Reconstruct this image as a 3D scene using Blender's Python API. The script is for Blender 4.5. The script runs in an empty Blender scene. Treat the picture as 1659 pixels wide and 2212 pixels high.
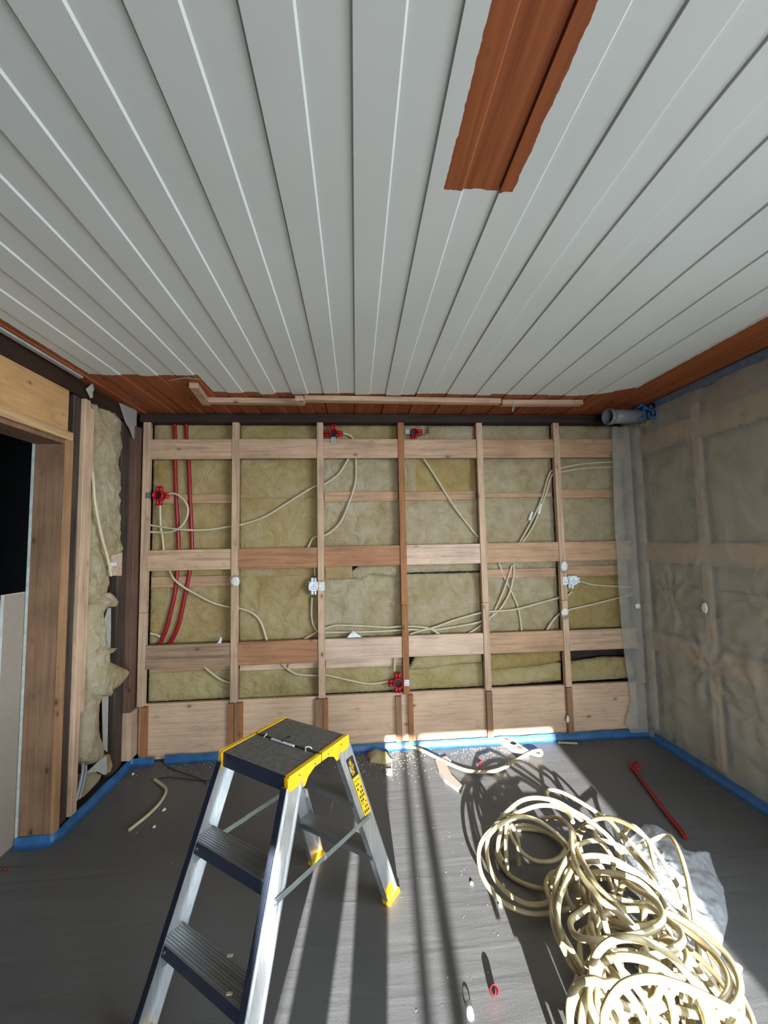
import bpy, bmesh, math, random
import numpy as np
from mathutils import Vector, Matrix, noise
random.seed(7)
PI = math.pi
scene = bpy.context.scene
COL = scene.collection

# ---------------------------------------------------------------- camera
F_PX, YAW, PITCH, ROLL = 865.36, .0711, .0728, -.0192
W, H = 1659, 2212
CAM = np.array([-.3447, -2.918, 1.4626])
def cam_rows(y, p, r):
    cy, sy, cp, sp, cr, sr = math.cos(y), math.sin(y), math.cos(p), math.sin(p), math.cos(r), math.sin(r)
    f = np.array([sy*cp, cy*cp, sp]); right = np.array([cy, -sy, 0]); up = np.cross(right, f)
    return np.array([cr*right+sr*up, -sr*right+cr*up, f])
M = cam_rows(YAW, PITCH, ROLL)
cd = bpy.data.cameras.new('camera'); cam = bpy.data.objects.new('camera', cd); COL.objects.link(cam)
R3 = Matrix((M[0], M[1], -M[2])).transposed()
cam.matrix_world = Matrix.Translation(Vector(CAM)) @ R3.to_4x4()
cd.sensor_fit = 'VERTICAL'; cd.sensor_height = 24; cd.lens = F_PX/H*24; cd.clip_start = .01
scene.camera = cam

# ---------------------------------------------------------------- world, sun, exposure
world = bpy.data.worlds.new('world'); scene.world = world; world.use_nodes = True
wnt = world.node_tree; bg = wnt.nodes['Background']; bg.inputs[1].default_value = 7.9
_tc = wnt.nodes.new('ShaderNodeTexCoord'); _sp = wnt.nodes.new('ShaderNodeSeparateXYZ'); _rp = wnt.nodes.new('ShaderNodeValToRGB'); _mr = wnt.nodes.new('ShaderNodeMapRange')
wnt.links.new(_tc.outputs['Generated'], _sp.inputs[0]); _mr.inputs[1].default_value = -1; wnt.links.new(_sp.outputs[2], _mr.inputs[0]); wnt.links.new(_mr.outputs[0], _rp.inputs[0])
_e = _rp.color_ramp.elements     # bands shaped to light the room: dim below, made-up bright horizon, sky above
while len(_e) < 6: _e.new(.5)
for _k, (_z, _c) in enumerate([(-1, .08), (-.45, .14), (-.12, .75), (.0, 1.1), (.25, .85), (.8, .5)]): _e[_k].position = (_z+1)/2; _e[_k].color = (_c*.84, _c*.94, _c*1.0, 1)
wnt.links.new(_rp.outputs[0], bg.inputs[0])
SUN_AZ, SUN_EL = math.radians(4.2), math.radians(16.3)
sd = Vector((math.sin(SUN_AZ)*math.cos(SUN_EL), math.cos(SUN_AZ)*math.cos(SUN_EL), -math.sin(SUN_EL)))
sl = bpy.data.lights.new('sun', 'SUN'); sl.energy = 12.3; sl.angle = math.radians(.53); sl.color = (1, .98, .95)
so = bpy.data.objects.new('sun', sl); COL.objects.link(so); so.rotation_euler = sd.to_track_quat('-Z', 'Y').to_euler(); so.location = (0, -8, 4)
for nm, loc, rot, sx, sy in [('window_portal', (-.15, -5.62, 1.15), (PI/2, 0, 0), 1.6, 1.6), ('side_portal', (1.84, -3.2, 1.5), (0, PI/2, 0), 1.5, 2.7)]:
    al = bpy.data.lights.new(nm, 'AREA'); al.shape = 'RECTANGLE'; al.size = sx; al.size_y = sy; al.cycles.is_portal = True
    ao = bpy.data.objects.new(nm, al); COL.objects.link(ao); ao.location = loc; ao.rotation_euler = rot
scene.view_settings.view_transform = 'Standard'; scene.view_settings.look = 'None'
scene.view_settings.exposure = 1.5; scene.view_settings.gamma = 1.0
scene.cycles.max_bounces = 10; scene.cycles.diffuse_bounces = 6; scene.cycles.transparent_max_bounces = 16
scene.cycles.caustics_reflective = False; scene.cycles.caustics_refractive = False

# ---------------------------------------------------------------- geometry helpers
def on(u, v, ax, val):                       # where the sight line through photo pixel (u, v) meets a real plane of the room
    d = M.T @ np.array([(u-W/2)/F_PX, (H/2-v)/F_PX, 1]); t = (val-CAM[ax])/d[ax]; return CAM+t*d
def Bk(u, v, y=.0): p = on(u, v, 1, y); return (float(p[0]), y, float(p[2]))
def Fl(u, v, z=.0): p = on(u, v, 2, z); return (float(p[0]), float(p[1]), z)
def Lf(u, v, x=-1.88): p = on(u, v, 0, x); return (x, float(p[1]), float(p[2]))
def L2(pts, o=(0, 0), s=1, x=-1.88): return [Lf(o[0]+a*s, o[1]+b*s, x)[1:] for a, b in pts]
def B2(pts, o=(0, 0), s=1, y=0.): return [(q[0], q[2]) for q in [Bk(o[0]+a*s, o[1]+b*s, y) for a, b in pts]]
def srgb(h):
    h = h.lstrip('#'); c = [int(h[i:i+2], 16)/255 for i in (0, 2, 4)]
    return tuple([(x/12.92 if x <= .04045 else ((x+.055)/1.055)**2.4) for x in c]+[1])

class MB:
    def __init__(s): s.v = []; s.f = []; s.m = []; s.sm = []
    def add(s, vs, fs, mi=0, smooth=False):
        o = len(s.v); s.v += [tuple(map(float, q)) for q in vs]
        for f in fs: s.f.append([i+o for i in f]); s.m.append(mi); s.sm.append(smooth)
        return s
    def box(s, a, b, mi=0):
        x0, y0, z0 = [min(p, q) for p, q in zip(a, b)]; x1, y1, z1 = [max(p, q) for p, q in zip(a, b)]
        return s.add([(x0,y0,z0),(x1,y0,z0),(x1,y1,z0),(x0,y1,z0),(x0,y0,z1),(x1,y0,z1),(x1,y1,z1),(x0,y1,z1)],
              [(0,3,2,1),(4,5,6,7),(0,1,5,4),(1,2,6,5),(2,3,7,6),(3,0,4,7)], mi)
    def hexa(s, bot, top, mi=0):               # two rings of equal length
        n = len(bot); return s.add(list(bot)+list(top), [tuple(range(n))[::-1], tuple(range(n, 2*n))]+[(i, (i+1) % n, n+(i+1) % n, n+i) for i in range(n)], mi)
    def prism(s, poly, d, mi=0):               # poly 3d points, d extrusion vector
        d = Vector(d); return s.hexa([Vector(p) for p in poly], [Vector(p)+d for p in poly], mi)
    def tube(s, pts, r, n=10, closed=False, mi=0, cap=True, hollow=0, ridges=0):
        P = [Vector(p) for p in pts]; m = len(P); T = []
        for i in range(m):
            a = P[i-1] if (i > 0 or closed) else P[i]; b = P[(i+1) % m] if (i < m-1 or closed) else P[i]
            T.append((b-a).normalized() if (b-a).length > 1e-9 else Vector((0, 0, 1)))
        nrm = T[0].orthogonal().normalized(); vs = []
        for i in range(m):
            nrm = (nrm-T[i]*nrm.dot(T[i])); nrm = nrm.normalized() if nrm.length > 1e-6 else T[i].orthogonal().normalized()
            bn = T[i].cross(nrm); rr = r[i] if hasattr(r, '__len__') else r
            for k in range(n):
                a = 2*PI*k/n; vs.append(P[i]+(nrm*math.cos(a)+bn*math.sin(a))*rr)
        fs = []
        for i in range(m if closed else m-1):
            j = (i+1) % m
            for k in range(n): fs.append((i*n+k, i*n+(k+1) % n, j*n+(k+1) % n, j*n+k))
        s.add(vs, fs, mi, True)
        if cap and not closed and not hollow:
            s.add(vs[:n], [tuple(range(n))[::-1]], mi); s.add(vs[-n:], [tuple(range(n))], mi)
        if hollow:
            rin = [(x-hollow) for x in (r if hasattr(r, '__len__') else [r]*m)]
            o = MB(); o.tube(pts, rin, n, closed, mi, cap=False)
            base = len(s.v); s.add(o.v, [f[::-1] for f in o.f], mi, True)
            e = base-len(vs)
            for A in (0, (m-1)*n):
                for k in range(n):
                    q = [e+A+k, e+A+(k+1) % n, base+A+(k+1) % n, base+A+k]; s.f.append(q); s.m.append(mi); s.sm.append(False)
        return s
    def build(s, name, mat, parent=None, bevel=0, origin=None, local=False):
        me = bpy.data.meshes.new(name); vs = np.array(s.v)
        if parent is None:
            if origin is None: origin = ((vs[:, 0].min()+vs[:, 0].max())/2, (vs[:, 1].min()+vs[:, 1].max())/2, vs[:, 2].min())
            off = np.array(origin)
        else: off = np.zeros(3) if local else np.array(parent.get('_w', [0, 0, 0]))
        me.from_pydata([tuple(q) for q in vs-off], [], s.f)
        for mm in (mat if isinstance(mat, (list, tuple)) else [mat]): me.materials.append(mm)
        me.polygons.foreach_set('material_index', s.m); me.polygons.foreach_set('use_smooth', s.sm); me.update()
        bm = bmesh.new(); bm.from_mesh(me); bmesh.ops.recalc_face_normals(bm, faces=bm.faces)
        if bevel:
            bmesh.ops.bevel(bm, geom=[e for e in bm.edges if len(e.link_faces) == 2 and e.calc_face_angle(0) > .6], offset=bevel, segments=1, affect='EDGES', clamp_overlap=True)
        bm.to_mesh(me); bm.free()
        o = bpy.data.objects.new(name, me); COL.objects.link(o)
        if parent is None: o.location = origin
        else: o.parent = parent
        WP[o.name] = off if parent is None else off
        o['_w'] = [float(q) for q in off] if (parent is None or not local) else [0., 0., 0.]
        return o
WP = {}
def tag(o, label=None, cat=None, group=None, kind=None):
    if label: o['label'] = label
    if cat: o['category'] = cat
    if group: o['group'] = group
    if kind: o['kind'] = kind
    return o
def empty(name, loc, rz=0):
    o = bpy.data.objects.new(name, None); COL.objects.link(o); o.location = loc; o.rotation_euler = (0, 0, rz); o.empty_display_size = .05
    o['_w'] = [float(q) for q in loc]; return o
def struct(o): o['kind'] = 'structure'; return o
def spline(pts, n=8, closed=False):
    P = [Vector(p) for p in pts]; m = len(P); out = []
    if m < 3 and not closed: return [P[0].lerp(P[-1], i/n) for i in range(n+1)]
    for i in range(m if closed else m-1):
        if closed: a, b, c, d = P[i-1], P[i], P[(i+1) % m], P[(i+2) % m]
        else: b, c = P[i], P[i+1]; a = P[i-1] if i else b*2-c; d = P[i+2] if i+2 < m else c*2-b
        for k in range(n):
            t = k/n; out.append(.5*((2*b)+(c-a)*t+(2*a-5*b+4*c-d)*t*t+(-a+3*b-3*c+d)*t**3))
    if not closed: out.append(P[-1])
    return out

# ---------------------------------------------------------------- materials
def newmat(name):
    m = bpy.data.materials.new(name); m.use_nodes = True; nt = m.node_tree; b = nt.nodes['Principled BSDF']; return m, nt, b
def node(nt, t, **kw):
    n = nt.nodes.new(t)
    for k, v in kw.items():
        if k in n.inputs.keys(): n.inputs[k].default_value = v
        else: setattr(n, k, v)
    return n
def coords(nt, scale=(1, 1, 1), rnd=True):
    tc = nt.nodes.new('ShaderNodeTexCoord'); mp = nt.nodes.new('ShaderNodeMapping'); mp.inputs['Scale'].default_value = scale
    if rnd:
        oi = nt.nodes.new('ShaderNodeObjectInfo'); ml = nt.nodes.new('ShaderNodeMath'); ml.operation = 'MULTIPLY'; ml.inputs[1].default_value = 37.
        nt.links.new(oi.outputs['Random'], ml.inputs[0]); ad = nt.nodes.new('ShaderNodeVectorMath'); ad.operation = 'ADD'
        nt.links.new(tc.outputs['Object'], ad.inputs[0]); nt.links.new(ml.outputs[0], ad.inputs[1]); nt.links.new(ad.outputs[0], mp.inputs[0])
    else: nt.links.new(tc.outputs['Object'], mp.inputs[0])
    return mp
def ramp(nt, fac, stops):
    r = nt.nodes.new('ShaderNodeValToRGB'); els = r.color_ramp.elements
    while len(els) < len(stops): els.new(.5)
    for e, (p, c) in zip(els, stops): e.position = p; e.color = c
    nt.links.new(fac, r.inputs[0]); return r.outputs[0]
def mix(nt, fac, a, b, mode='MIX'):
    m = nt.nodes.new('ShaderNodeMix'); m.data_type = 'RGBA'; m.blend_type = mode
    for s, i in ((fac, 0), (a, 6), (b, 7)):
        if isinstance(s, (int, float, tuple)): m.inputs[i].default_value = s
        else: nt.links.new(s, m.inputs[i])
    return m.outputs[2]
def bump(nt, b, h, strength=.3, dist=.01):
    n = nt.nodes.new('ShaderNodeBump'); n.inputs['Strength'].default_value = strength; n.inputs['Distance'].default_value = dist
    nt.links.new(h, n.inputs['Height']); nt.links.new(n.outputs[0], b.inputs['Normal'])
def plain(name, c, rough=.5, metal=0, noise_amt=.12, nscale=40, bmp=0, spec=None):
    m, nt, b = newmat(name); c = srgb(c) if isinstance(c, str) else c
    n = node(nt, 'ShaderNodeTexNoise', Scale=nscale, Detail=4.); nt.links.new(coords(nt).outputs[0], n.inputs['Vector'])
    d = tuple(x*(1-noise_amt*2) for x in c[:3])+(1,); l = tuple(min(1, x*(1+noise_amt)) for x in c[:3])+(1,)
    nt.links.new(ramp(nt, n.outputs[0], [(.3, d), (.7, l)]), b.inputs['Base Color'])
    b.inputs['Roughness'].default_value = rough; b.inputs['Metallic'].default_value = metal
    if spec is not None: b.inputs['Specular IOR Level'].default_value = spec
    if bmp: bump(nt, b, n.outputs[0], bmp)
    return m
def wood(name, c, axis, dark=.72, knots=.5, rough=.7, blotch=.12):
    m, nt, b = newmat(name); c = srgb(c)
    al, ac = 2.2, 55.
    sc = [ac]*3; sc[axis] = al
    mp = coords(nt, tuple(sc)); n1 = node(nt, 'ShaderNodeTexNoise', Scale=1., Detail=5., Distortion=.6); nt.links.new(mp.outputs[0], n1.inputs['Vector'])
    dk = tuple(x*dark for x in c[:3])+(1,); lt = tuple(min(1, x*1.12) for x in c[:3])+(1,)
    base = ramp(nt, n1.outputs[0], [(.32, dk), (.52, c), (.72, lt)])
    sc2 = [7.]*3; sc2[axis] = .9; mp2 = coords(nt, tuple(sc2)); n2 = node(nt, 'ShaderNodeTexNoise', Scale=1., Detail=2.); nt.links.new(mp2.outputs[0], n2.inputs['Vector'])
    ml = node(nt, 'ShaderNodeMath', operation='MULTIPLY'); ml.inputs[1].default_value = 14.; nt.links.new(n2.outputs[0], ml.inputs[0])
    fr = node(nt, 'ShaderNodeMath', operation='FRACT'); nt.links.new(ml.outputs[0], fr.inputs[0])
    gl = ramp(nt, fr.outputs[0], [(0, (.72, .66, .6, 1)), (.12, (1, 1, 1, 1)), (.9, (1, 1, 1, 1)), (1, (.75, .7, .64, 1))])
    base = mix(nt, .45, base, gl, 'MULTIPLY')
    n4 = node(nt, 'ShaderNodeTexNoise', Scale=5., Detail=3.); nt.links.new(coords(nt).outputs[0], n4.inputs['Vector'])
    base = mix(nt, 1., base, ramp(nt, n4.outputs[0], [(.3, (1-blotch*2,)*3+(1,)), (.7, (1, 1, 1, 1))]), 'MULTIPLY')
    if knots:
        sk = [9.]*3; sk[axis] = 5.5; mk = coords(nt, tuple(sk)); vo = node(nt, 'ShaderNodeTexVoronoi', Scale=1.); nt.links.new(mk.outputs[0], vo.inputs['Vector'])
        w = ramp(nt, vo.outputs['Distance'], [(0, (1, 1, 1, 1)), (.05, (.9, .9, .9, 1)), (.085*(.6+knots), (.25, .25, .25, 1)), (.17*(.6+knots), (0, 0, 0, 1))])
        base = mix(nt, w, base, (c[0]*.28, c[1]*.2, c[2]*.14, 1))
    nt.links.new(base, b.inputs['Base Color']); b.inputs['Roughness'].default_value = rough; b.inputs['Specular IOR Level'].default_value = .25
    bump(nt, b, n1.outputs[0], .15, .004); return m
def woolmat(name, c1, c2, c3):
    m, nt, b = newmat(name); mp = coords(nt)
    a = node(nt, 'ShaderNodeTexNoise', Scale=11., Detail=6., Roughness=.65, Distortion=.8); nt.links.new(mp.outputs[0], a.inputs['Vector'])
    base = ramp(nt, a.outputs[0], [(.28, srgb(c3)), (.45, srgb(c1)), (.64, srgb(c2))])
    f = node(nt, 'ShaderNodeTexNoise', Scale=160., Detail=5., Roughness=.7, Distortion=1.5); nt.links.new(mp.outputs[0], f.inputs['Vector'])
    base = mix(nt, .6, base, ramp(nt, f.outputs[0], [(.3, (.72, .7, .62, 1)), (.6, (1, 1, 1, 1))]), 'MULTIPLY')
    g = node(nt, 'ShaderNodeTexNoise', Scale=3.5, Detail=3.); nt.links.new(mp.outputs[0], g.inputs['Vector'])
    base = mix(nt, 1., base, ramp(nt, g.outputs[0], [(.3, (.86, .8, .66, 1)), (.55, (1, 1, 1, 1))]), 'MULTIPLY')
    nt.links.new(base, b.inputs['Base Color']); b.inputs['Roughness'].default_value = .95; b.inputs['Specular IOR Level'].default_value = .1
    s = node(nt, 'ShaderNodeMath', operation='ADD'); mm = node(nt, 'ShaderNodeMath', operation='MULTIPLY'); mm.inputs[1].default_value = .35
    nt.links.new(f.outputs[0], mm.inputs[0]); nt.links.new(mm.outputs[0], s.inputs[0]); nt.links.new(a.outputs[0], s.inputs[1])
    bump(nt, b, s.outputs[0], 1.0, .045); return m

Mt = {}
Mt['pineX'] = wood('pine_x', 'c8a88c', 0); Mt['pineZ'] = wood('pine_z', 'c8a98e', 2); Mt['pineY'] = wood('pine_y', 'c9a276', 1)
Mt['pinkX'] = wood('pine_pale_x', 'd6b9a4', 0); Mt['redX'] = wood('pine_reddish_x', 'b0805f', 0); Mt['tanX'] = wood('pine_tan_x', 'bf9a7a', 0)
Mt['greyX'] = wood('pine_grey_x', 'a78a72', 0, dark=.6)
Mt['brownZ'] = wood('pine_brown_z', 'a4704a', 2); Mt['oakZ'] = wood('pine_old_z', '96745a', 2)
Mt['plyX'] = wood('spruce_board_x', 'd2b398', 0, dark=.84, knots=.55, blotch=.08)
Mt['plyY'] = wood('spruce_board_y', 'c09666', 1, dark=.85, knots=.3)
Mt['darkX'] = wood('old_timber_x', '382d29', 0, dark=.5, knots=0); Mt['darkY'] = wood('old_timber_y', '35261d', 1, dark=.45, knots=0)
Mt['darkZ'] = wood('old_timber_z', '4c4038', 2, dark=.5, knots=0); Mt['rustZ'] = wood('old_timber_red_z', '4a2418', 2, dark=.45, knots=0)
Mt['brZ'] = wood('stained_post_z', '6d5245', 2, dark=.7)
Mt['jambZ'] = wood('jamb_pine_z', '83664f', 2, dark=.78, blotch=.16); Mt['jedgeZ'] = wood('jamb_edge_z', 'a27b5a', 2, dark=.85)
Mt['wool'] = woolmat('mineral_wool_yellow', 'dbc28c', 'e4cfa2', 'c8ae74'); Mt['woolpale'] = woolmat('mineral_wool_pale', 'e2d0aa', 'ecdfc4', 'ccb792')
Mt['woolbright'] = woolmat('mineral_wool_bright', 'e4d097', 'ecdcae', 'd0b97c'); Mt['woolgold'] = woolmat('mineral_wool_golden', 'd8bb80', 'e0c892', 'bf9e60')
Mt['white'] = plain('white_plastic', 'dfe5ec', .35); Mt['cable'] = plain('cream_conduit', 'a99c79', .4, noise_amt=.06)
Mt['cablew'] = plain('wall_conduit', 'c0b598', .45, noise_amt=.06)
Mt['red'] = plain('red_plastic', '8a0a15', .4, noise_amt=.05); Mt['redbox'] = plain('red_box_plastic', 'ad0f1d', .35, noise_amt=.05); Mt['black'] = plain('black_hole', '140c0e', .6)
Mt['steel'] = plain('galvanised_steel', 'b8c4c4', .35, .9, .1, 60); Mt['blue'] = plain('blue_tape', '2a5f92', .45, noise_amt=.15, nscale=18, bmp=.3)
Mt['bluegrey'] = plain('blue_grey_tape', '56637a', .5, noise_amt=.15); Mt['pipe'] = plain('grey_pipe', '7d8489', .4, noise_amt=.06)
Mt['pad'] = plain('white_adhesive', 'dcd8d2', .6, noise_amt=.08, nscale=90, bmp=.3); Mt['padrim'] = plain('grey_adhesive_film', '8e7d74', .7)
Mt['gyp'] = plain('plasterboard_face', '8d8176', .85, noise_amt=.03); Mt['gypedge'] = plain('plasterboard_edge', 'b9bfbd', .8); Mt['foil'] = plain('grey_card', '9b9494', .7, noise_amt=.05)
Mt['paper'] = plain('white_paper', 'aeaca4', .8, noise_amt=.08); Mt['yellow'] = plain('yellow_plastic', 'ebb41c', .45, noise_amt=.05)
Mt['trim'] = plain('trim_paint', 'aab2ae', .6); Mt['wire'] = plain('black_wire', '231c19', .6); Mt['fluff'] = plain('shavings', 'cdbb9c', .6, noise_amt=.2)
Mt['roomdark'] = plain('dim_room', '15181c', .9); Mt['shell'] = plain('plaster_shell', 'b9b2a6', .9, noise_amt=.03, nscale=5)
Mt['skin'] = plain('skin', 'b98a70', .6); Mt['jacket'] = plain('jacket', '2c3440', .85); Mt['trouser'] = plain('trousers', '30343c', .85)

def alu(name, c, rough, streak=2):
    m, nt, b = newmat(name); sc = [120.]*3; sc[streak] = 3.
    n = node(nt, 'ShaderNodeTexNoise', Scale=1., Detail=4.); nt.links.new(coords(nt, tuple(sc)).outputs[0], n.inputs['Vector'])
    c = srgb(c); nt.links.new(ramp(nt, n.outputs[0], [(.3, tuple(x*.8 for x in c[:3])+(1,)), (.7, c)]), b.inputs['Base Color'])
    n2 = node(nt, 'ShaderNodeTexNoise', Scale=9., Detail=3.); nt.links.new(coords(nt).outputs[0], n2.inputs['Vector'])
    nt.links.new(ramp(nt, n2.outputs[0], [(.3, (rough*.8,)*3+(1,)), (.7, (rough*1.25,)*3+(1,))]), b.inputs['Roughness'])
    b.inputs['Metallic'].default_value = .85; return m
Mt['alu'] = alu('aluminium', 'dfe3e6', .36); Mt['alustep'] = alu('aluminium_step', '97999b', .5, 0)
Mt['tread'] = plain('ribbed_tread', '7f7d78', .6, .3, .12, 60, .2); Mt['nosing'] = plain('navy_nosing', '343c50', .45, .3, .1)
Mt['rib'] = plain('dark_rib', '394358', .4, .7, .05)

def floormat():
    m, nt, b = newmat('floor_membrane')
    n = node(nt, 'ShaderNodeTexNoise', Scale=1., Detail=5., Distortion=.5); nt.links.new(coords(nt, (1.6, 14, 1), False).outputs[0], n.inputs['Vector'])
    n2 = node(nt, 'ShaderNodeTexNoise', Scale=2.2, Detail=4.); nt.links.new(coords(nt, (1, 1, 1), False).outputs[0], n2.inputs['Vector'])
    n3 = node(nt, 'ShaderNodeTexNoise', Scale=180., Detail=3.); nt.links.new(coords(nt, (1, 1, 1), False).outputs[0], n3.inputs['Vector'])
    c = mix(nt, .5, ramp(nt, n2.outputs[0], [(.3, srgb('535455')), (.7, srgb('5e5f60'))]), ramp(nt, n3.outputs[0], [(.3, srgb('4e4f50')), (.7, srgb('646566'))]))
    nt.links.new(c, b.inputs['Base Color']); b.inputs['Roughness'].default_value = .42; b.inputs['Specular IOR Level'].default_value = .45
    a = node(nt, 'ShaderNodeMath', operation='MULTIPLY_ADD'); a.inputs[1].default_value = .08; nt.links.new(n3.outputs[0], a.inputs[0]); nt.links.new(n.outputs[0], a.inputs[2])
    bump(nt, b, a.outputs[0], .22, .02); return m
Mt['floor'] = floormat()

def ceilmat():                                # white paint that stops short of the walls, bare stained boards beyond it
    m, nt, b = newmat('ceiling_boards')
    tc = nt.nodes.new('ShaderNodeTexCoord'); nz = node(nt, 'ShaderNodeTexNoise', Scale=28., Detail=4.); nt.links.new(tc.outputs['Object'], nz.inputs['Vector'])
    v = node(nt, 'ShaderNodeVectorMath', operation='MULTIPLY_ADD'); nt.links.new(nz.outputs['Color'], v.inputs[0]); v.inputs[1].default_value = (.014, .022, 0); nt.links.new(tc.outputs['Object'], v.inputs[2])
    # each board stops at a slightly different length
    sp = nt.nodes.new('ShaderNodeSeparateXYZ'); nt.links.new(v.outputs[0], sp.inputs[0]); X, Y = sp.outputs[0], sp.outputs[1]
    def M2(op, a, c):
        n = nt.nodes.new('ShaderNodeMath'); n.operation = op
        for i, s in enumerate((a, c)):
            if isinstance(s, (int, float)): n.inputs[i].default_value = s
            else: nt.links.new(s, n.inputs[i])
        return n.outputs[0]
    def lin(a, bb, c): return M2('ADD', M2('ADD', M2('MULTIPLY', X, a), M2('MULTIPLY', Y, bb)), c)   # positive inside
    cell = M2('FLOOR', M2('DIVIDE', M2('ADD', X, .04), .1), 0.); st = M2('MULTIPLY', M2('FRACT', M2('MULTIPLY', M2('SINE', M2('MULTIPLY', cell, 12.9898), 0.), 43.7), 0.), .035)
    inner = M2('MINIMUM', M2('SUBTRACT', lin(0, -1, -.362), st), M2('MINIMUM', lin(1, 0, 1.215), lin(-.55, -1, .30)))
    left = M2('MINIMUM', M2('SUBTRACT', lin(0, -1, -.635), M2('MULTIPLY', st, .4)), lin(1, 0, 1.80))
    u = M2('MINIMUM', M2('MAXIMUM', inner, left), lin(-1, 0, 1.475))
    strip = M2('MINIMUM', M2('MINIMUM', lin(1, 0, .086), lin(-1, 0, .105)), lin(0, -1, -1.90))
    painted = M2('MULTIPLY', M2('GREATER_THAN', u, 0.), M2('LESS_THAN', strip, 0.))
    mp = coords(nt, (45, 1.6, 45), False); g = node(nt, 'ShaderNodeTexNoise', Scale=1., Detail=5., Distortion=.7); nt.links.new(mp.outputs[0], g.inputs['Vector'])
    wd = ramp(nt, g.outputs[0], [(.3, srgb('834524')), (.5, srgb('975430')), (.7, srgb('a55f38'))])
    mk = coords(nt, (12, 6.5, 12), False); vo = node(nt, 'ShaderNodeTexVoronoi', Scale=1.); nt.links.new(mk.outputs[0], vo.inputs['Vector'])
    wd = mix(nt, ramp(nt, vo.outputs['Distance'], [(0, (1, 1, 1, 1)), (.07, (.7, .7, .7, 1)), (.16, (0, 0, 0, 1))]), wd, srgb('3a1a0e'))
    ns = node(nt, 'ShaderNodeTexNoise', Scale=1.5, Detail=3.); nt.links.new(tc.outputs['Object'], ns.inputs['Vector'])
    pt = ramp(nt, ns.outputs[0], [(.3, srgb('d4d8d5')), (.7, srgb('dee1de'))])
    nt.links.new(mix(nt, painted, wd, pt), b.inputs['Base Color']); b.inputs['Roughness'].default_value = .6; b.inputs['Specular IOR Level'].default_value = .3
    nf = node(nt, 'ShaderNodeTexNoise', Scale=220., Detail=2.); nt.links.new(tc.outputs['Object'], nf.inputs['Vector']); bump(nt, b, nf.outputs[0], .06, .004)
    return m
Mt['ceil'] = ceilmat()

def film(name, col, alpha, rough, bscale, bst, tint=(.9, .92, .9, 1)):
    m, nt, b = newmat(name); out = nt.nodes['Material Output']
    tr = nt.nodes.new('ShaderNodeBsdfTransparent'); tr.inputs[0].default_value = tint
    mx = nt.nodes.new('ShaderNodeMixShader'); nt.links.new(tr.outputs[0], mx.inputs[1]); nt.links.new(b.outputs[0], mx.inputs[2]); nt.links.new(mx.outputs[0], out.inputs[0])
    b.inputs['Base Color'].default_value = srgb(col); b.inputs['Roughness'].default_value = rough; b.inputs['Specular IOR Level'].default_value = .7
    n = node(nt, 'ShaderNodeTexNoise', Scale=bscale, Detail=3., Distortion=1.2); nt.links.new(coords(nt).outputs[0], n.inputs['Vector']); bump(nt, b, n.outputs[0], bst, .03)
    r = nt.nodes.new('ShaderNodeMapRange'); r.inputs[1].default_value = .3; r.inputs[2].default_value = .7; r.inputs[3].default_value = alpha*.85; r.inputs[4].default_value = min(1, alpha*1.15)
    nt.links.new(n.outputs[0], r.inputs[0]); nt.links.new(r.outputs[0], mx.inputs[0]); return m
Mt['film'] = film('vapour_barrier', 'c4c4bc', .42, .22, 5, .35); Mt['bag'] = film('clear_bag', 'eef2f8', .27, .12, 14, .5, (.97, .98, 1, 1))

# ================================================================ THE SETTING
X0, X1, ZC, YB = -1.88, 1.81, 2.413, -5.6
struct(MB().box((-3.6, -5.75, -.12), (2.3, .25, 0)).build('floor', Mt['floor'], origin=(0, 0, 0)))
def ceiling():
    mb = MB(); prof = []; x = -1.94; k0 = -10
    for k in range(k0, 10):
        g = .06+.2*k
        prof += [(g-.0025, ZC+.005), (g-.002, ZC+.014), (g+.002, ZC+.014), (g+.0025, ZC), (g+.0975, ZC), (g+.1025, ZC+.005)]
    prof = [p for p in prof if -1.98 < p[0] < 1.9]
    prof = [(-1.98, ZC+.002)]+prof+[(1.9, ZC+.002)]
    for (a, za), (b, zb) in zip(prof[:-1], prof[1:]): mb.add([(a, -5.75, za), (b, -5.75, zb), (b, .12, zb), (a, .12, za)], [(0, 1, 2, 3)])
    mb.box((-1.98, -5.75, ZC+.03), (1.9, .12, ZC+.15))
    me = bpy.data.meshes.new('ceiling'); me.from_pydata(mb.v, [], mb.f); me.materials.append(Mt['ceil']); me.update()
    o = bpy.data.objects.new('ceiling', me); COL.objects.link(o); return struct(o)
ceiling()
struct(MB().box((-2.0, .14, 0), (2.1, .25, 2.6)).build('wall_back', Mt['darkX']))
mb = MB()
mb.box((-2.04, -.49, 0), (-1.97, .13, 2.6)); mb.box((-2.0, -5.75, 0), (-1.90, -1.75, 2.6)); mb.box((-2.03, -1.75, 2.31), (-1.91, -.64, 2.6)); mb.box((-2.04, -.66, 0), (-1.99, -.49, 2.6))
struct(mb.build('wall_left', Mt['rustZ']))
mb = MB(); mb.box((1.93, -1.85, 0), (2.1, .2, 2.6)); mb.box((1.83, -1.85, 0), (1.93, -1.75, 2.6)); mb.box((1.83, -5.75, 0), (2.0, -4.55, 2.6)); mb.box((1.83, -4.55, 0), (2.0, -1.85, .75)); mb.box((1.83, -4.55, 2.05), (2.0, -1.85, 2.6))
struct(mb.build('wall_right', Mt['shell']))
mb = MB(); WX0, WX1, WZ0, WZ1 = -.915, .645, .25, 1.752
mb.box((-2.1, -5.72, 0), (WX0, -5.6, 2.6)); mb.box((WX1, -5.72, 0), (2.1, -5.6, 2.6)); mb.box((WX0, -5.72, 0), (WX1, -5.6, WZ0)); mb.box((WX0, -5.72, WZ1), (WX1, -5.6, 2.6))
struct(mb.build('wall_front', Mt['shell']))
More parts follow.
